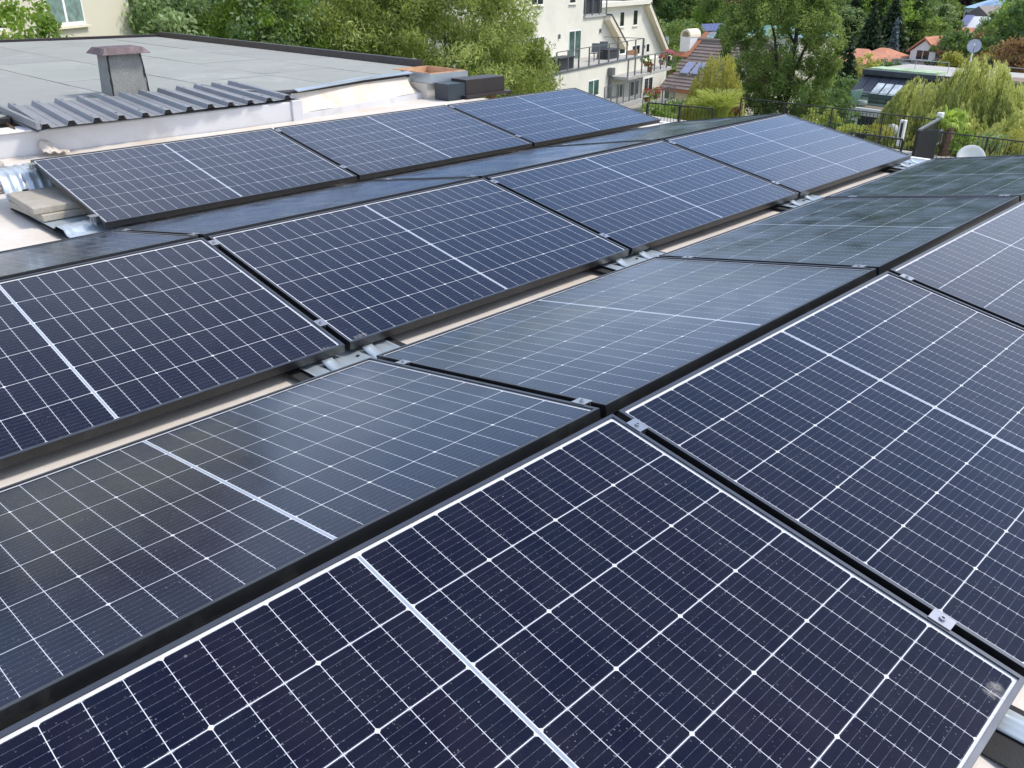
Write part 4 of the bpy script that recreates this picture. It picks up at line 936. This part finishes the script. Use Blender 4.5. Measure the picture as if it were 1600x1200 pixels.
for k in range(6):
    q0, q1 = p0.lerp(p1, k/6+.008), p0.lerp(p1, (k+1)/6-.008)
    part('solar_panel', MB().prism([q0, q1, q1+F.ew*.55+V((0,0,.75)), q0+F.ew*.55+V((0,0,.75))], (0,0,.05)), M['farpv'], t)

# --- garden terrace beyond the roof: railings, screen, plants, palm, dish
TZ = -3.62; RX = 24.95
tb_ = thing('garden_terrace_building', 'lower neighbouring roof garden behind the black railing', 'building', (24, 11, -9))
part('wall', MB().box(17.5, RX+.15, 2.5, 20.5, -9.5, TZ-.2), M['white'], tb_)
part('terrace_slab', MB().box(17.4, RX+.25, 2.4, 20.6, TZ-.199, TZ), M['slab'], tb_)
rl = thing('terrace_railing', 'long black bar railing of the roof garden, running toward the willow', 'railing', (RX, 12, TZ))
railing(rl, [V((RX, 15.75, TZ)), V((RX, 9.22, TZ))], 1.02, M['blackrail'], post=1.65, rw=.03, top=.03)
rl = thing('terrace_railing', 'black railing at the right picture edge, beside the palm and white dish', 'railing', (22.9, 6, TZ))
railing(rl, [V((22.9, 9.0, TZ)), V((22.9, 3.6, TZ))], 1.02, M['blackrail'], post=1.65, rw=.03, top=.03)
rl = thing('terrace_railing', 'short black railing by the bamboo grass, in front of the yellow willow', 'railing', (23, 17, TZ))
railing(rl, [V((22.2, 17.6, TZ)), V((22.6, 15.3, TZ))], .95, M['blackrail'], post=1.1, rw=.04)
rl = thing('terrace_railing', 'low black railing in front of the yellow green shrubs', 'railing', (22.8, 10, TZ))
railing(rl, [onz(1330, 207, TZ+.72)-V((0,0,.72)), onz(1411, 218, TZ+.72)-V((0,0,.72))], .72, M['blackrail'], post=1.2, rw=.04)
sc = thing('terrace_screen', 'black solid panel screen beside the palm', 'screen', (24, 9.2, TZ))
s0 = onz(1437, 203, TZ+1.12); s1_ = onz(1471, 187, TZ+1.02)
ta, tb2 = V((s0.x, s0.y, TZ)), V((s1_.x, s1_.y, TZ))
for k in range(4):
    p, q = ta.lerp(tb2, k/4+.004), ta.lerp(tb2, (k+1)/4-.004); part('screen_panel', MB().prism([p+V((0,0,.04)), q+V((0,0,.04)), q+V((0,0,1.06)), p+V((0,0,1.10))], (0,.035,0)), M['blackrail'], sc)
part('top_rail', MB().bar(ta+V((0,0,1.12)), tb2+V((0,0,1.08)), .08, .05), M['steel'], sc)
part('side_panel', MB().prism([ta+V((.0,-.02,.04)), ta+V((.55,-.30,.04)), ta+V((.55,-.30,1.10)), ta+V((0,-.02,1.10))], (.03,.0,0)), M['blackrail'], sc)
rl = thing('stair_railing', 'small grey bar railing at the foot of the palm', 'railing', onz(1455, 235, TZ+.1))
railing(rl, [onz(1443, 244, TZ+.2), onz(1468, 226, TZ+.45)], .42, M['steel'], post=.8, rw=.03)
# lamp on the railing corner
p = V((RX-.02, 9.2, TZ+1.03)); lp = thing('terrace_lamp', 'small white box lamp on the corner of the black railing', 'lamp', p)
part('lamp_box', MB().box(p.x-.1,p.x+.1,p.y-.08,p.y+.08,p.z+.03,p.z+.20), M['trim'], lp, bevel=.02); part('lamp_base', MB().box(p.x-.06,p.x+.06,p.y-.05,p.y+.05,p.z-.0,p.z+.029), M['steel'], lp)
p = onz(1410, 199, TZ+.55); t = thing('garden_lantern', 'slim white lantern standing before the black railing', 'lantern', p-V((0,0,.55)))
part('lantern_body', MB().box(p.x-.08,p.x+.08,p.y-.09,p.y+.09,p.z-.55,p.z+.22), M['trim'], t, bevel=.01); part('lantern_core', MB().box(p.x-.085,p.x+.05,p.y-.03,p.y+.03,p.z-.30,p.z+.15), M['anthra'], t)
p = onz(1394, 203, TZ+.18); t = thing('garden_ornament', 'round grey garden ornament beside the slim white lantern', 'ornament', p)
part('ball', MB().lathe(p-V((0,0,.18)), (0,0,1), [(.0,0),(.16,.06),(.20,.2),(.14,.33),(0,.38)], 14), M['stone'], t, smooth=True); part('foot', MB().lathe(p-V((0,0,.24)), (0,0,1), [(0,0),(.12,0),(.10,.07),(0,.07)], 12), M['stone'], t)
# palm
p = onz(1474, 243, TZ); pl_ = thing('fan_palm', 'small fan palm with shaggy trunk in front of the willow', 'palm', p)
ht = .85
part('trunk', MB().tube([p, p+V((.02,0,.5)), p+V((0,.02,ht))], [.17, .15, .13], 12), M['fibre'], pl_, smooth=True)
for k in range(26):
    a = 2*pi*k/26*3.7+R.uniform(-.2, .2); el = R.uniform(-.15, 1.2); d = V((cos(a)*cos(el), sin(a)*cos(el), sin(el))); c = p+V((0,0,ht+.05)); stem = R.uniform(.25, .42); h = c+d*stem
    mb = MB().tube([c, h], [.014, .009], 5); side = d.cross(V((0,0,1))).normalized(); upv = side.cross(d)
    for j in range(13):
        th = (j-6)/6*1.45; dd = (d*cos(th)+side*sin(th)); L = .30*(1-.25*abs(th)/1.45)*R.uniform(.85, 1.1); tip = h+dd*L-V((0,0,.10+.10*abs(th))); md = h+dd*L*.55+upv*.02; ww = upv.cross(dd).normalized()*.022
        mb.add([h, md-ww, tip, md+ww], [(0,1,2,3)])
    m_ = mesh('frond', mb, LM['palm'], off=p); at_ = m_.attributes.new('tint', 'FLOAT', 'POINT'); at_.data.foreach_set('value', [R.uniform(.1, .75)]*len(m_.vertices)); link_child('frond', m_, pl_)
# white dish
c = at(1517, 247, 15.2); dn = V((-.72, -.42, .50)).normalized(); t = thing('satellite_dish', 'large white satellite dish rising behind the farthest dark green panel', 'satellite dish', c)
part('reflector', MB().lathe(c, dn, [(0,-.05),(.08,-.043),(.15,-.025),(.208,.0),(.211,.003),(.208,.006),(.15,-.018),(.08,-.036),(0,-.042)], 40), M['dish'], t, smooth=True)
part('mast', MB().tube([c-dn*.1, c-dn*.14-V((0,0,1.85))], .03, 8), M['steel'], t)
part('feed_arm', MB().tube([c-V((0,0,.28)), c+dn*.34-V((0,0,.12))], .012, 6), M['steel'], t)
roof2 = thing('low_roof', 'pale low roof edge between the panels and the palm', 'roof', (c.x, c.y, c.z-1.8)); part('slab', MB().box(8.3, 13.9, -2, 7.2, c.z-2.05, c.z-1.8), M['greenroof'], roof2)
part('wall', MB().box(8.5, 13.7, -1.8, 7.0, -9, c.z-2.06), M['white'], roof2)
c = at(1522, 72, 66); t = thing('grey_satellite_dish', 'grey satellite dish on a mast above the willow top', 'satellite dish', c)
dn = V((-.8,-.35,.30)).normalized(); part('reflector', MB().lathe(c, dn, [(0,-.08),(.2,-.065),(.33,-.03),(.43,.02),(.435,.03),(.33,-.02),(.2,-.05),(0,-.06)], 28), M['greydish'], t, smooth=True)
part('mast', MB().tube([c-dn*.12+V((0,0,.2)), c-dn*.14-V((0,0,3.0))], .05, 8), M['trim'], t); part('feed_arm', MB().tube([c-V((0,0,.4)), c+dn*.5-V((0,0,.15))], .02, 6), M['steel'], t); part('feed_head', MB().tube([c+dn*.5-V((0,0,.15)), c+dn*.42-V((0,0,.1))], .05, 8), M['stone'], t)
# ------------------------------------------------------------------ vegetation
def grass_clump(p, r, h, n, label, mat='lime', name='bamboo_grass', cat='ornamental grass', group=None):
    t = thing(name, label, cat, p, group); a = NR.uniform(0, 2*pi, n); rr = r*NR.uniform(0, 1, n)**.5*.45
    b = np.stack([np.cos(a)*rr, np.sin(a)*rr, np.zeros(n)], 1); hh = h*NR.uniform(.55, 1.1, n); a2 = a+NR.normal(0, .6, n); out = r*NR.uniform(.3, 1., n)
    P = []; D = []; L = []; T = []; prev = b
    for k in range(1, 5):
        f = k/4; cur = b+np.stack([np.cos(a2)*out*f**1.8, np.sin(a2)*out*f**1.8, hh*(f-.28*f**3)], 1)
        P.append((prev+cur)/2); D.append(cur-prev); L.append(np.linalg.norm(cur-prev, axis=1)*1.25); T.append(.35+.3*f+NR.normal(0, .15, n)); prev = cur
    link_child('blades', leaf_mesh('blades', np.concatenate(P), np.concatenate(D), np.concatenate(L), .075, np.concatenate(T), LM[mat]), t)
    mb = MB()
    for k in range(7): mb.tube([(R.uniform(-.2,.2)*r, R.uniform(-.2,.2)*r, -.05), (R.uniform(-.4,.4)*r, R.uniform(-.4,.4)*r, h*.6)], [.012, .006], 4)
    link_child('stems', mesh('stems', mb, M['palebark']), t); return t
def weeping(p, H, rad, label, nst, mat='weep', dens=30, ls=.15, humps=None, group=None, wr=.2, hang=(.35, .9)):
    t = thing('weeping_willow', label, 'willow tree', p, group); mb = MB(); P = []; D = []; L = []; T = []
    mb.tube([(0,0,-.4),(.1,0,H*.35),(0,.1,H*.7)], [.32,.25,.12], 9)
    humps = humps or [(0, 0, 1., 1.)]
    for (hx, hy, hr, hh) in humps:
        for k in range(5):
            a = 2*pi*k/5+R.uniform(-.3,.3); e = V((hx*rad+cos(a)*rad*hr*.55, hy*rad+sin(a)*rad*hr*.55, H*hh*R.uniform(.68,.82))); m_ = V((hx*rad*.8+cos(a)*rad*hr*.25, hy*rad*.8+sin(a)*rad*hr*.25, H*hh*.86)); mb.tube([(0,0,H*.4), m_*.75+V((0,0,.10*H)), m_, e], [.08,.04,.025,.01], 6)
    anch = []
    for hi, (hx, hy, hr, hh) in enumerate(humps):
        for k in range(max(6, int(nst/11/len(humps)))): anch.append((hi, NR.uniform(0, 2*pi), NR.uniform(.1, 1)**.5, NR.normal(0, .13), NR.uniform(.7, 1.15)))
    for s in range(nst):
        hi, a, q, tb, lf_ = anch[NR.integers(0, len(anch))]; hx, hy, hr, hh = humps[hi]
        a += NR.normal(0, .13); q = float(np.clip(q+NR.normal(0, .08), .03, 1.1)); rr = rad*hr*q
        top = np.array([hx*rad+cos(a)*rr, hy*rad+sin(a)*rr, H*hh*(1-.30*min(q, 1)**2.4)*NR.uniform(.95, 1.02)])
        ln = H*hh*NR.uniform(*hang)*(.35+.65*q)*lf_; n = max(6, int(dens*ln)); f = np.sort(NR.uniform(0, 1, n))
        sw = NR.normal(0, .10, 2)*ln*.5; outw = .10*rad
        x = top[0]+cos(a)*outw*(1-(1-f)**3)+sw[0]*f**2+.04*np.sin(f*9+a*3); y = top[1]+sin(a)*outw*(1-(1-f)**3)+sw[1]*f**2; z = top[2]-ln*f+.25*np.sin(np.minimum(f*4, 1)*pi)*.4
        z = np.maximum(z, .15)
        P.append(np.stack([x, y, z], 1)+NR.normal(0, .03, (n, 3))); d = NR.normal(0, .28, (n, 3)); d[:, 2] -= 1; D.append(d); L.append(ls*NR.uniform(.6, 1.3, n)); T.append(np.clip(NR.normal(.45, .2)+.15*(1-q)-.12*f+tb, 0, 1)+NR.normal(0, .10, n))
    link_child('trunk', mesh('trunk', mb, M['palebark'], True), t)
    link_child('foliage', leaf_mesh('foliage', np.concatenate(P), np.concatenate(D), np.concatenate(L), wr, np.concatenate(T), LM[mat]), t); return t
def G(u, v, D): p = at(u, v, D); return V((p.x, p.y, ground_z(p.x, p.y)))

# left row behind the neighbouring roof
def big(u, D, H, rad, label, mat, nlf, leaf, wr, zc=None, hz=None, **k):
    p = G(u, 60, D); return tree((p.x, p.y, p.z), H, rad, label, mat=mat, nlf=nlf, leaf=leaf, wr=wr, zc=zc, hz=hz, **k)
big(205, 33, 12.5, 3.2, 'dark leafy tree beside the cream house wall, behind the flat roof', 'deep', 20000, .22, .5, zc=8.0, hz=4.6, th=.2)
big(318, 28, 11.2, 3.2, 'silvery green leafy tree behind the far corner of the flat roof', 'silver', 60000, .14, .48, zc=7.3, hz=4.2, ncl=300, clr=.2, th=.2)
big(425, 27.5, 10.0, 1.9, 'fresh green bushy tree between the silvery tree and the big fine leaved tree', 'fresh', 30000, .13, .4, zc=7.0, hz=3.2, ncl=170, clr=.24, updir=.4, th=.2)
big(540, 29, 11.4, 3.0, 'broad fine leaved green tree left of the tallest one behind the dark roof edge', 'fine', 70000, .17, .24, zc=7.0, hz=4.4, ncl=330, clr=.21, updir=.5, bark='palebark', th=.15, r0=.1)
big(690, 29, 11.6, 3.1, 'tall fine leaved green tree in front of the apartment house', 'fine', 100000, .17, .24, zc=6.7, hz=4.9, ncl=400, clr=.2, updir=.5, bark='palebark', th=.15, r0=.1)
big(795, 29.5, 8.4, 1.75, 'light green fine leaved tree in front of the left end of the apartment terrace', 'fine', 60000, .15, .22, zc=4.9, hz=3.6, ncl=200, clr=.26, updir=.7, bark='palebark', th=.12, r0=.07)
big(480, 40, 12.0, 4.4, 'tall dark tree filling the gap behind the bushy trees', 'deep', 20000, .30, .5, zc=7.5, hz=5)
big(360, 42, 12.6, 4.6, 'tall dark tree behind the silvery green tree', 'deep', 20000, .30, .5, zc=8, hz=5)
big(640, 42, 12.2, 4.6, 'tall dark tree behind the two fine leaved trees', 'deep', 20000, .30, .5, zc=7.5, hz=5.5)
big(90, 44, 21, 4.4, 'tall dark tree rising behind the cream house', 'deep', 20000, .30, .5, zc=13, hz=8)

# big tree in the middle right with dark limbs
p = G(1226, 160, 44)
t = thing('robinia_tree', 'big green tree with dark forked limbs left of the dark roofed house', 'tree', p)
mb = MB(); H = 10.2
def L3(u, v, dz=0): q = at(u, v, 44); return V((q.x, q.y, q.z))-p
base = L3(1224, 200)*1; base.z = -.3
mb.tube([base, L3(1224, 175), L3(1229, 140), L3(1237, 112), L3(1243, 70), L3(1246, 30)], [.24,.21,.19,.16,.11,.05], 9)
for pts, r in (([L3(1226,165),L3(1236,150),L3(1256,135),L3(1270,118),L3(1280,95)],.10), ([L3(1223,165),L3(1214,135),L3(1212,100),L3(1205,60),L3(1195,25)],.13), ([L3(1237,112),L3(1252,95),L3(1262,60),L3(1268,20)],.10), ([L3(1213,125),L3(1195,105),L3(1175,90)],.07), ([L3(1243,70),L3(1225,40),L3(1220,5)],.06), ([L3(1224,160),L3(1200,150),L3(1178,140)],.06)):
    mb.tube([q_+V((R.uniform(-.25,.25), R.uniform(-.25,.25), 0))*(i > 0) for i, q_ in enumerate(pts)], [r*(1-.75*i/(len(pts)-1)) for i in range(len(pts))], 7)
link_child('trunk', mesh('trunk', mb, M['bark'], True), t)
CC = []; 
for k in range(330):
    while True:
        u, v = R.uniform(1128, 1312), R.uniform(-30, 182); du = (u-1220)/92; dv = (v-78)/112
        if du*du+dv*dv < 1 and R.random() < .35+.65*(du*du+dv*dv)**.5: break
    q = L3(u, v); q += V((sin(AZ), cos(AZ), 0))*R.uniform(-1.9, 1.9)*sqrt(max(.05, 1-du*du-dv*dv)); CC.append(q)
CC = np.array([tuple(c) for c in CC]); n = 50000; ix = NR.integers(0, len(CC), n); ctn = NR.normal(.45, .2, len(CC))
pp = CC[ix]+rdir(n)*(NR.uniform(0, 1, n)**.5*.42*NR.uniform(.5, 1.2, len(CC))[ix])[:, None]
link_child('crown', leaf_mesh('crown', pp, rdir(n), .125*NR.uniform(.6, 1.3, n), .5, ctn[ix]+NR.normal(0, .12, n), LM['robin']), t)

# yellow green willow by the brown roof, grass, bamboo
p = G(1118, 150, 37); weeping(p, (at(1118, 93, 37).z-p.z)*1.04, 1.22, 'yellow green willow in front of the brown tiled roof', 620, 'yell', 34, .12, hang=(.3, .75))
p = V((RX-1.2, 15.6, TZ)); grass_clump(onz(1122, 183, TZ), .75, 1.25, 900, 'tall lime green bamboo grass behind the short black railing, right clump', group='bamboo grass clumps')
grass_clump(onz(1096, 183, TZ), .55, .95, 600, 'tall lime green bamboo grass behind the short black railing, left clump', group='bamboo grass clumps')
shrub(onz(1150, 178, TZ), .22, .25, 'small rusty red shrub at the end of the bamboo grass', 'rust', 500, .08, .5)
shrub(at(1035, 178, 40)-V((0,0,1.2)), 1.0, .9, 'dark green hedge bush below the lower flower balcony', 'fresh', 3500, .11, .5)
shrub(at(1062, 165, 52)-V((0,0,1.6)), 1.3, 1.0, 'green bush below the eaves of the brown roofed house', 'deep', 2500, .16, .5)
shrub(at(1288, 185, 33)-V((0,0,.9)), .7, .6, 'bright lime bush behind the black railing, left of the white wall', 'lime', 3000, .09, .5)
shrub(onz(1328, 208, TZ), .42, .13, 'low acid yellow green shrub before the black railing', 'lime', 2600, .06, .5)
shrub(onz(1374, 214, TZ), .48, .20, 'olive feathery shrub right of the acid yellow one', 'yell', 2600, .08, .2, updir=.8)
shrub(onz(1298, 203, TZ), .3, .14, 'dark green low shrub left of the acid yellow one', 'deep', 1500, .06, .5)
shrub(onz(1432, 232, TZ), .30, .2, 'dry olive tuft at the foot of the black screen', 'yell', 700, .09, .15, updir=.9)
shrub(onz(1495, 240, TZ), .45, .35, 'green mixed shrub between the palm and the white dish', 'fresh', 1700, .09, .4)
shrub(onz(1575, 236, TZ), .7, .32, 'feathery green shrub in front of the right black railing', 'yell', 2400, .09, .25, updir=.5)
shrub(onz(1548, 236, TZ), .45, .30, 'silvery green shrub right of the white dish', 'silver', 1500, .08, .3)
# weeping willows
p = G(1502, 200, 41); H = 1.3-41*tan(radians(5.1))-p.z
weeping(p, H*1.06, 2.75, 'large weeping willow in front of the long dark roofed house', 3300, 'weep', 34, .165, [(.12,-.1,.66,1.),(-.1,.55,.62,.90),(-.1,.85,.42,.80),(.1,-.45,.55,.90),(-.35,.1,.9,.78)], hang=(.35, .85))
p = G(1625, 200, 37); weeping(p, 1.3-37*tan(radians(7.0))-p.z, 2.1, 'second weeping willow at the right picture edge', 1900, 'weep', 34, .165, [(0,0,1,1.),(-.5,.35,.6,.86)], hang=(.35, .85))

# named single trees of the valley
def gtree(u, v, D, H, label, kind='deep', rad=None, **k):
    p = G(u, v, D)
    if kind in ('conif', 'blue'): return conifer(p, H, rad or H*.2, label, mat=kind, **k)
    return tree(p, H, rad or H*.32, label, mat=kind, **k)
def Htop(u, v, D): p = G(u, v, D); return at(u, v, D).z-p.z
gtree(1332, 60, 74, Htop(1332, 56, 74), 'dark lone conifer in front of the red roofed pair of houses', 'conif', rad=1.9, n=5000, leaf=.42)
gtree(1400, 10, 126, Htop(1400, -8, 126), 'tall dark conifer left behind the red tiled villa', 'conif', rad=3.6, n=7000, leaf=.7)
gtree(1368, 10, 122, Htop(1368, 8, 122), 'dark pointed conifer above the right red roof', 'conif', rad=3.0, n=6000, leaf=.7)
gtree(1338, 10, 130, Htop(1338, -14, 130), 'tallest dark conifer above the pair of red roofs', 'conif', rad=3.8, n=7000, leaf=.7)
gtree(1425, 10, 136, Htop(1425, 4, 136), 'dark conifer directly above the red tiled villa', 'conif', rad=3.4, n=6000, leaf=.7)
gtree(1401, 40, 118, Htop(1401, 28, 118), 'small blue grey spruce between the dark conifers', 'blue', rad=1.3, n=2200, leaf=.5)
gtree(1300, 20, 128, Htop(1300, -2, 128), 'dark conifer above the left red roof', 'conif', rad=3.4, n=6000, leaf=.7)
gtree(1450, 50, 138, Htop(1450, 34, 138), 'bright green round tree above the red villa', 'robin', rad=3.6, leaf=.38, nlf=7000)
gtree(1482, 60, 128, Htop(1482, 54, 128), 'green round tree right of the red villa chimney', 'robin', rad=2.6, leaf=.36, nlf=6000)
gtree(1498, 90, 96, Htop(1486, 84, 96), 'golden green clipped bush right of the red villa', 'yell', rad=1.9, leaf=.30, nlf=6000, hz=2.2)
gtree(1552, 90, 100, Htop(1552, 82, 100), 'golden bush below the grey dish, right side', 'yell', rad=2.4, leaf=.3, nlf=4000)
gtree(1508, 60, 116, Htop(1508, 50, 116), 'dark green tree below the white terrace house', 'deep', rad=3.4, leaf=.4, nlf=7000)
gtree(1562, 40, 124, Htop(1562, 22, 124), 'pale feathery birch right of the white terrace house', 'silver', rad=2.5, leaf=.36, nlf=8000, bark='palebark')
gtree(1562, 60, 104, Htop(1562, 58, 104), 'olive green round tree right of the grey dish', 'deep', rad=2.8, leaf=.34, nlf=6000)
gtree(1592, 80, 92, Htop(1592, 62, 92), 'rusty brown tree at the right picture edge', 'rust', rad=2.8, leaf=.32, nlf=6000)
gtree(1545, 60, 112, Htop(1545, 46, 112), 'reddish brown small tree behind the olive green round tree', 'rust', rad=1.6, leaf=.32, nlf=3500)
gtree(1605, 20, 118, Htop(1605, -4, 118), 'bright green tree at the top right corner', 'fresh', rad=3.8, leaf=.36, nlf=8000)
gtree(1488, 10, 198, Htop(1488, -12, 198), 'dark purple leaved tree left of the pale blue roof', 'purple', rad=2.4, leaf=.5, nlf=5000)
gtree(1580, -5, 196, Htop(1580, -14, 196), 'dark purple leaved tree right of the pale blue roof', 'purple', rad=2.4, leaf=.5, nlf=4000)
gtree(1072, 30, 92, Htop(1072, 32, 92), 'olive round tree left behind the arched chimney', 'robin', rad=2.5, leaf=.30, nlf=6000)
gtree(1122, 30, 122, Htop(1122, 8, 122), 'bright green tree above the far solar panels', 'fresh', rad=3.6, leaf=.36, nlf=8000)
gtree(1150, 20, 126, Htop(1150, -2, 126), 'tree with browned leaves above the far solar panels, right side', 'rust', rad=2.2, leaf=.36, nlf=4500)
gtree(1040, 40, 88, Htop(1040, 34, 88), 'green round tree directly behind the apartment gable', 'robin', rad=2.9, leaf=.30, nlf=7000)
gtree(1120, 57, 96, Htop(1120, 57, 96), 'grey green low tree behind the brown roof ridge', 'silver', rad=2.8, leaf=.28, nlf=5000, hz=1.2)
gtree(1142, 60, 90, Htop(1142, 42, 90), 'dark green round tree between the far solar panels and the big tree', 'deep', rad=2.2, leaf=.3, nlf=6000)
gtree(1390, 90, 84, Htop(1390, 92, 84), 'low dark hedge tree behind the green planted strip', 'deep', rad=3.2, leaf=.30, nlf=6000, hz=1.8)
gtree(1345, 95, 80, Htop(1345, 88, 80), 'golden green bush left of the planted strip', 'yell', rad=1.9, leaf=.28, nlf=4000)
gtree(1300, 120, 62, Htop(1300, 118, 62), 'dark green bush beside the dark roofed house', 'deep', rad=2.0, leaf=.24, nlf=5000)
gtree(1285, 140, 52, Htop(1285, 138, 52), 'dark green bush below the lone conifer', 'deep', rad=2.0, leaf=.2, nlf=6000)

for u, v, D, kd, lab, rd in ((1428,-8,158,'deep','dark round tree high above the red villa roof',4.2), (1444,4,166,'robin','olive round tree above the bright green one over the villa',4.0), (1462,10,152,'silver','grey green feathery tree left of the orange roofed house',3.6),
      (1474,24,150,'deep','deep green tree touching the small orange roof',2.8), (1456,-10,190,'fresh','bright green tree near the top edge left of the purple tree',4.2), (1412,-4,176,'robin','mid green tree behind the tall dark conifer pair',4.2), (1472,-2,184,'robin','olive green tree just left of the purple leaved tree',3.4), (1440,22,140,'fresh','bright low tree directly above the villa chimney',3.0)):
    gtree(u, v, D, Htop(u, v, D), lab, kd, rad=rd, leaf=.4, nlf=8000)

# forest on the slopes
KINDS = []
for i, (mat, lf) in enumerate((('deep', .5), ('robin', .5), ('fresh', .5), ('deep', .55), ('silver', .5), ('robin', .55))):
    t = tree((0,0,0), 13, 4.2, '', mat=mat, nlf=6500, leaf=lf, ncl=70, zc=8.2, hz=5.2, clr=.3); KINDS.append((t, ['dark green', 'mid green', 'bright green', 'deep green', 'grey green', 'olive green'][i]+' broadleaf tree in the wood on the far hillside', False))
for i in range(2):
    t = conifer((0,0,0), 15, 3.0+.5*i, '', n=4200, leaf=.85); KINDS.append((t, ['narrow', 'broad'][i]+' dark conifer in the wood on the far hillside', True))
PROT = [(1418,1466,67,100,116),(1292,1372,73,108,112),(1490,1575,-6,50,192),(1482,1499,40,56,148),(1078,1128,38,60,108),(1160,1252,38,58,112)]
usedk = set(); cnt = 0; PL_ = []
for tryi in range(6000):
    if cnt >= 230: break
    az = radians(R.uniform(52, 76)); D = 78+(430-78)*R.random()**1.25
    x, y = CAM.x+sin(az)*D, CAM.y+cos(az)*D
    if any((x-a)**2+(y-b)**2 < (2.6+D*.010)**2 for a, b in PL_): continue
    z = ground_z(x, y); s = R.uniform(.65, 1.15); H = 13*s
    u0, v0 = pj((x, y, z+H*1.02)); w = FPX*4.9*s/D; 
    vb = pj((x, y, z))[1]
    if D < 118 and v0 < 62 and 1030 < u0 < 1620: s *= .62; H = 13*s; u0, v0 = pj((x, y, z+H*1.02)); w = FPX*4.9*s/D
    if D < 100 and 1260 < u0 < 1500: continue
    if not 1015 < u0 < 1640: continue
    bad = any(D < pd+4 and u0+w > a-2 and u0-w < b+2 and v0 < d_ for a, b, c_, d_, pd in PROT)
    if bad or (D < 75): continue
    j = R.randrange(len(KINDS)) if R.random() < .8 else R.choice((6, 7)); src, lab, con = KINDS[j]
    o = src if j not in usedk else copy_tree(src); usedk.add(j)
    o.location = (x, y, z-.3); o.rotation_euler.z = R.uniform(0, 6.28); o.scale = (s, s, s*R.uniform(.9, 1.15)); o['label'] = lab.replace(' in the wood on the far hillside', (' low' if D < 130 else ' halfway up' if D < 220 else ' high')+' on the hillside '+next(t_ for q_, t_ in ((1060, 'by the apartment gable'), (1140, 'behind the brown roof'), (1215, 'left of the robinia top'), (1290, 'right of the robinia top'), (1345, 'above the left red roof'), (1405, 'above the right red roof'), (1480, 'above the red villa'), (1560, 'around the blue roof'), (9999, 'at the right edge')) if u0 < q_)); o['group'] = 'trees of the hillside wood'; PL_.append((x, y)); cnt += 1
# the rest of the wood reads as one mass
P = []; D_ = []; T = []
n = 0; 
for k in range(5200):
    az = radians(R.uniform(-30, 130)); D = R.uniform(170, 900)**1.0
    if D < 330 and R.random() < .55: continue
    x, y = CAM.x+sin(az)*D, CAM.y+cos(az)*D; z = ground_z(x, y); 
    u0, v0 = pj((x, y, z+13))
    if any(D < pd+4 and a-25 < u0 < b+25 for a, b, c_, d_, pd in PROT): continue
    m_ = 60; d = rdir(m_); r = R.uniform(3.2, 5); P.append(np.array([x, y, z+7.5])+d*np.array([r, r, 5.5])*NR.uniform(.6, 1, (m_, 1))); D_.append(rdir(m_)); T.append(np.clip(R.gauss(.4, .18)+d[:, 2]*.1+NR.normal(0, .1, m_), 0, 1))
P = np.concatenate(P); wm = leaf_mesh('woodland', P, np.concatenate(D_), 2.0*NR.uniform(.7, 1.3, len(P)), .7, np.concatenate(T), LM['deep'])
o = bpy.data.objects.new('woodland', wm); COL.objects.link(o); o['label'] = 'dense mixed wood covering the far hillside up to the skyline'; o['kind'] = 'stuff'; o['category'] = 'woodland'
# undergrowth in the near valley, one mass
P = []; T = []
for k in range(1500):
    az = radians(R.uniform(5, 95)); D = R.uniform(34, 150); x, y = CAM.x+sin(az)*D, CAM.y+cos(az)*D; z = ground_z(x, y); r = R.uniform(.6, 1.6); m_ = 40
    P.append(np.array([x, y, z+.3])+rdir(m_)*np.array([r, r, r*.7])*NR.uniform(.5, 1, (m_, 1))); T.append(np.clip(R.gauss(.4, .2)+NR.normal(0, .1, m_), 0, 1))
P = np.concatenate(P); o = bpy.data.objects.new('undergrowth', leaf_mesh('undergrowth', P, rdir(len(P)), .45*NR.uniform(.6, 1.3, len(P)), .5, np.concatenate(T), LM['robin'])); COL.objects.link(o)
o['label'] = 'low green undergrowth between the houses of the valley'; o['kind'] = 'stuff'; o['category'] = 'undergrowth'
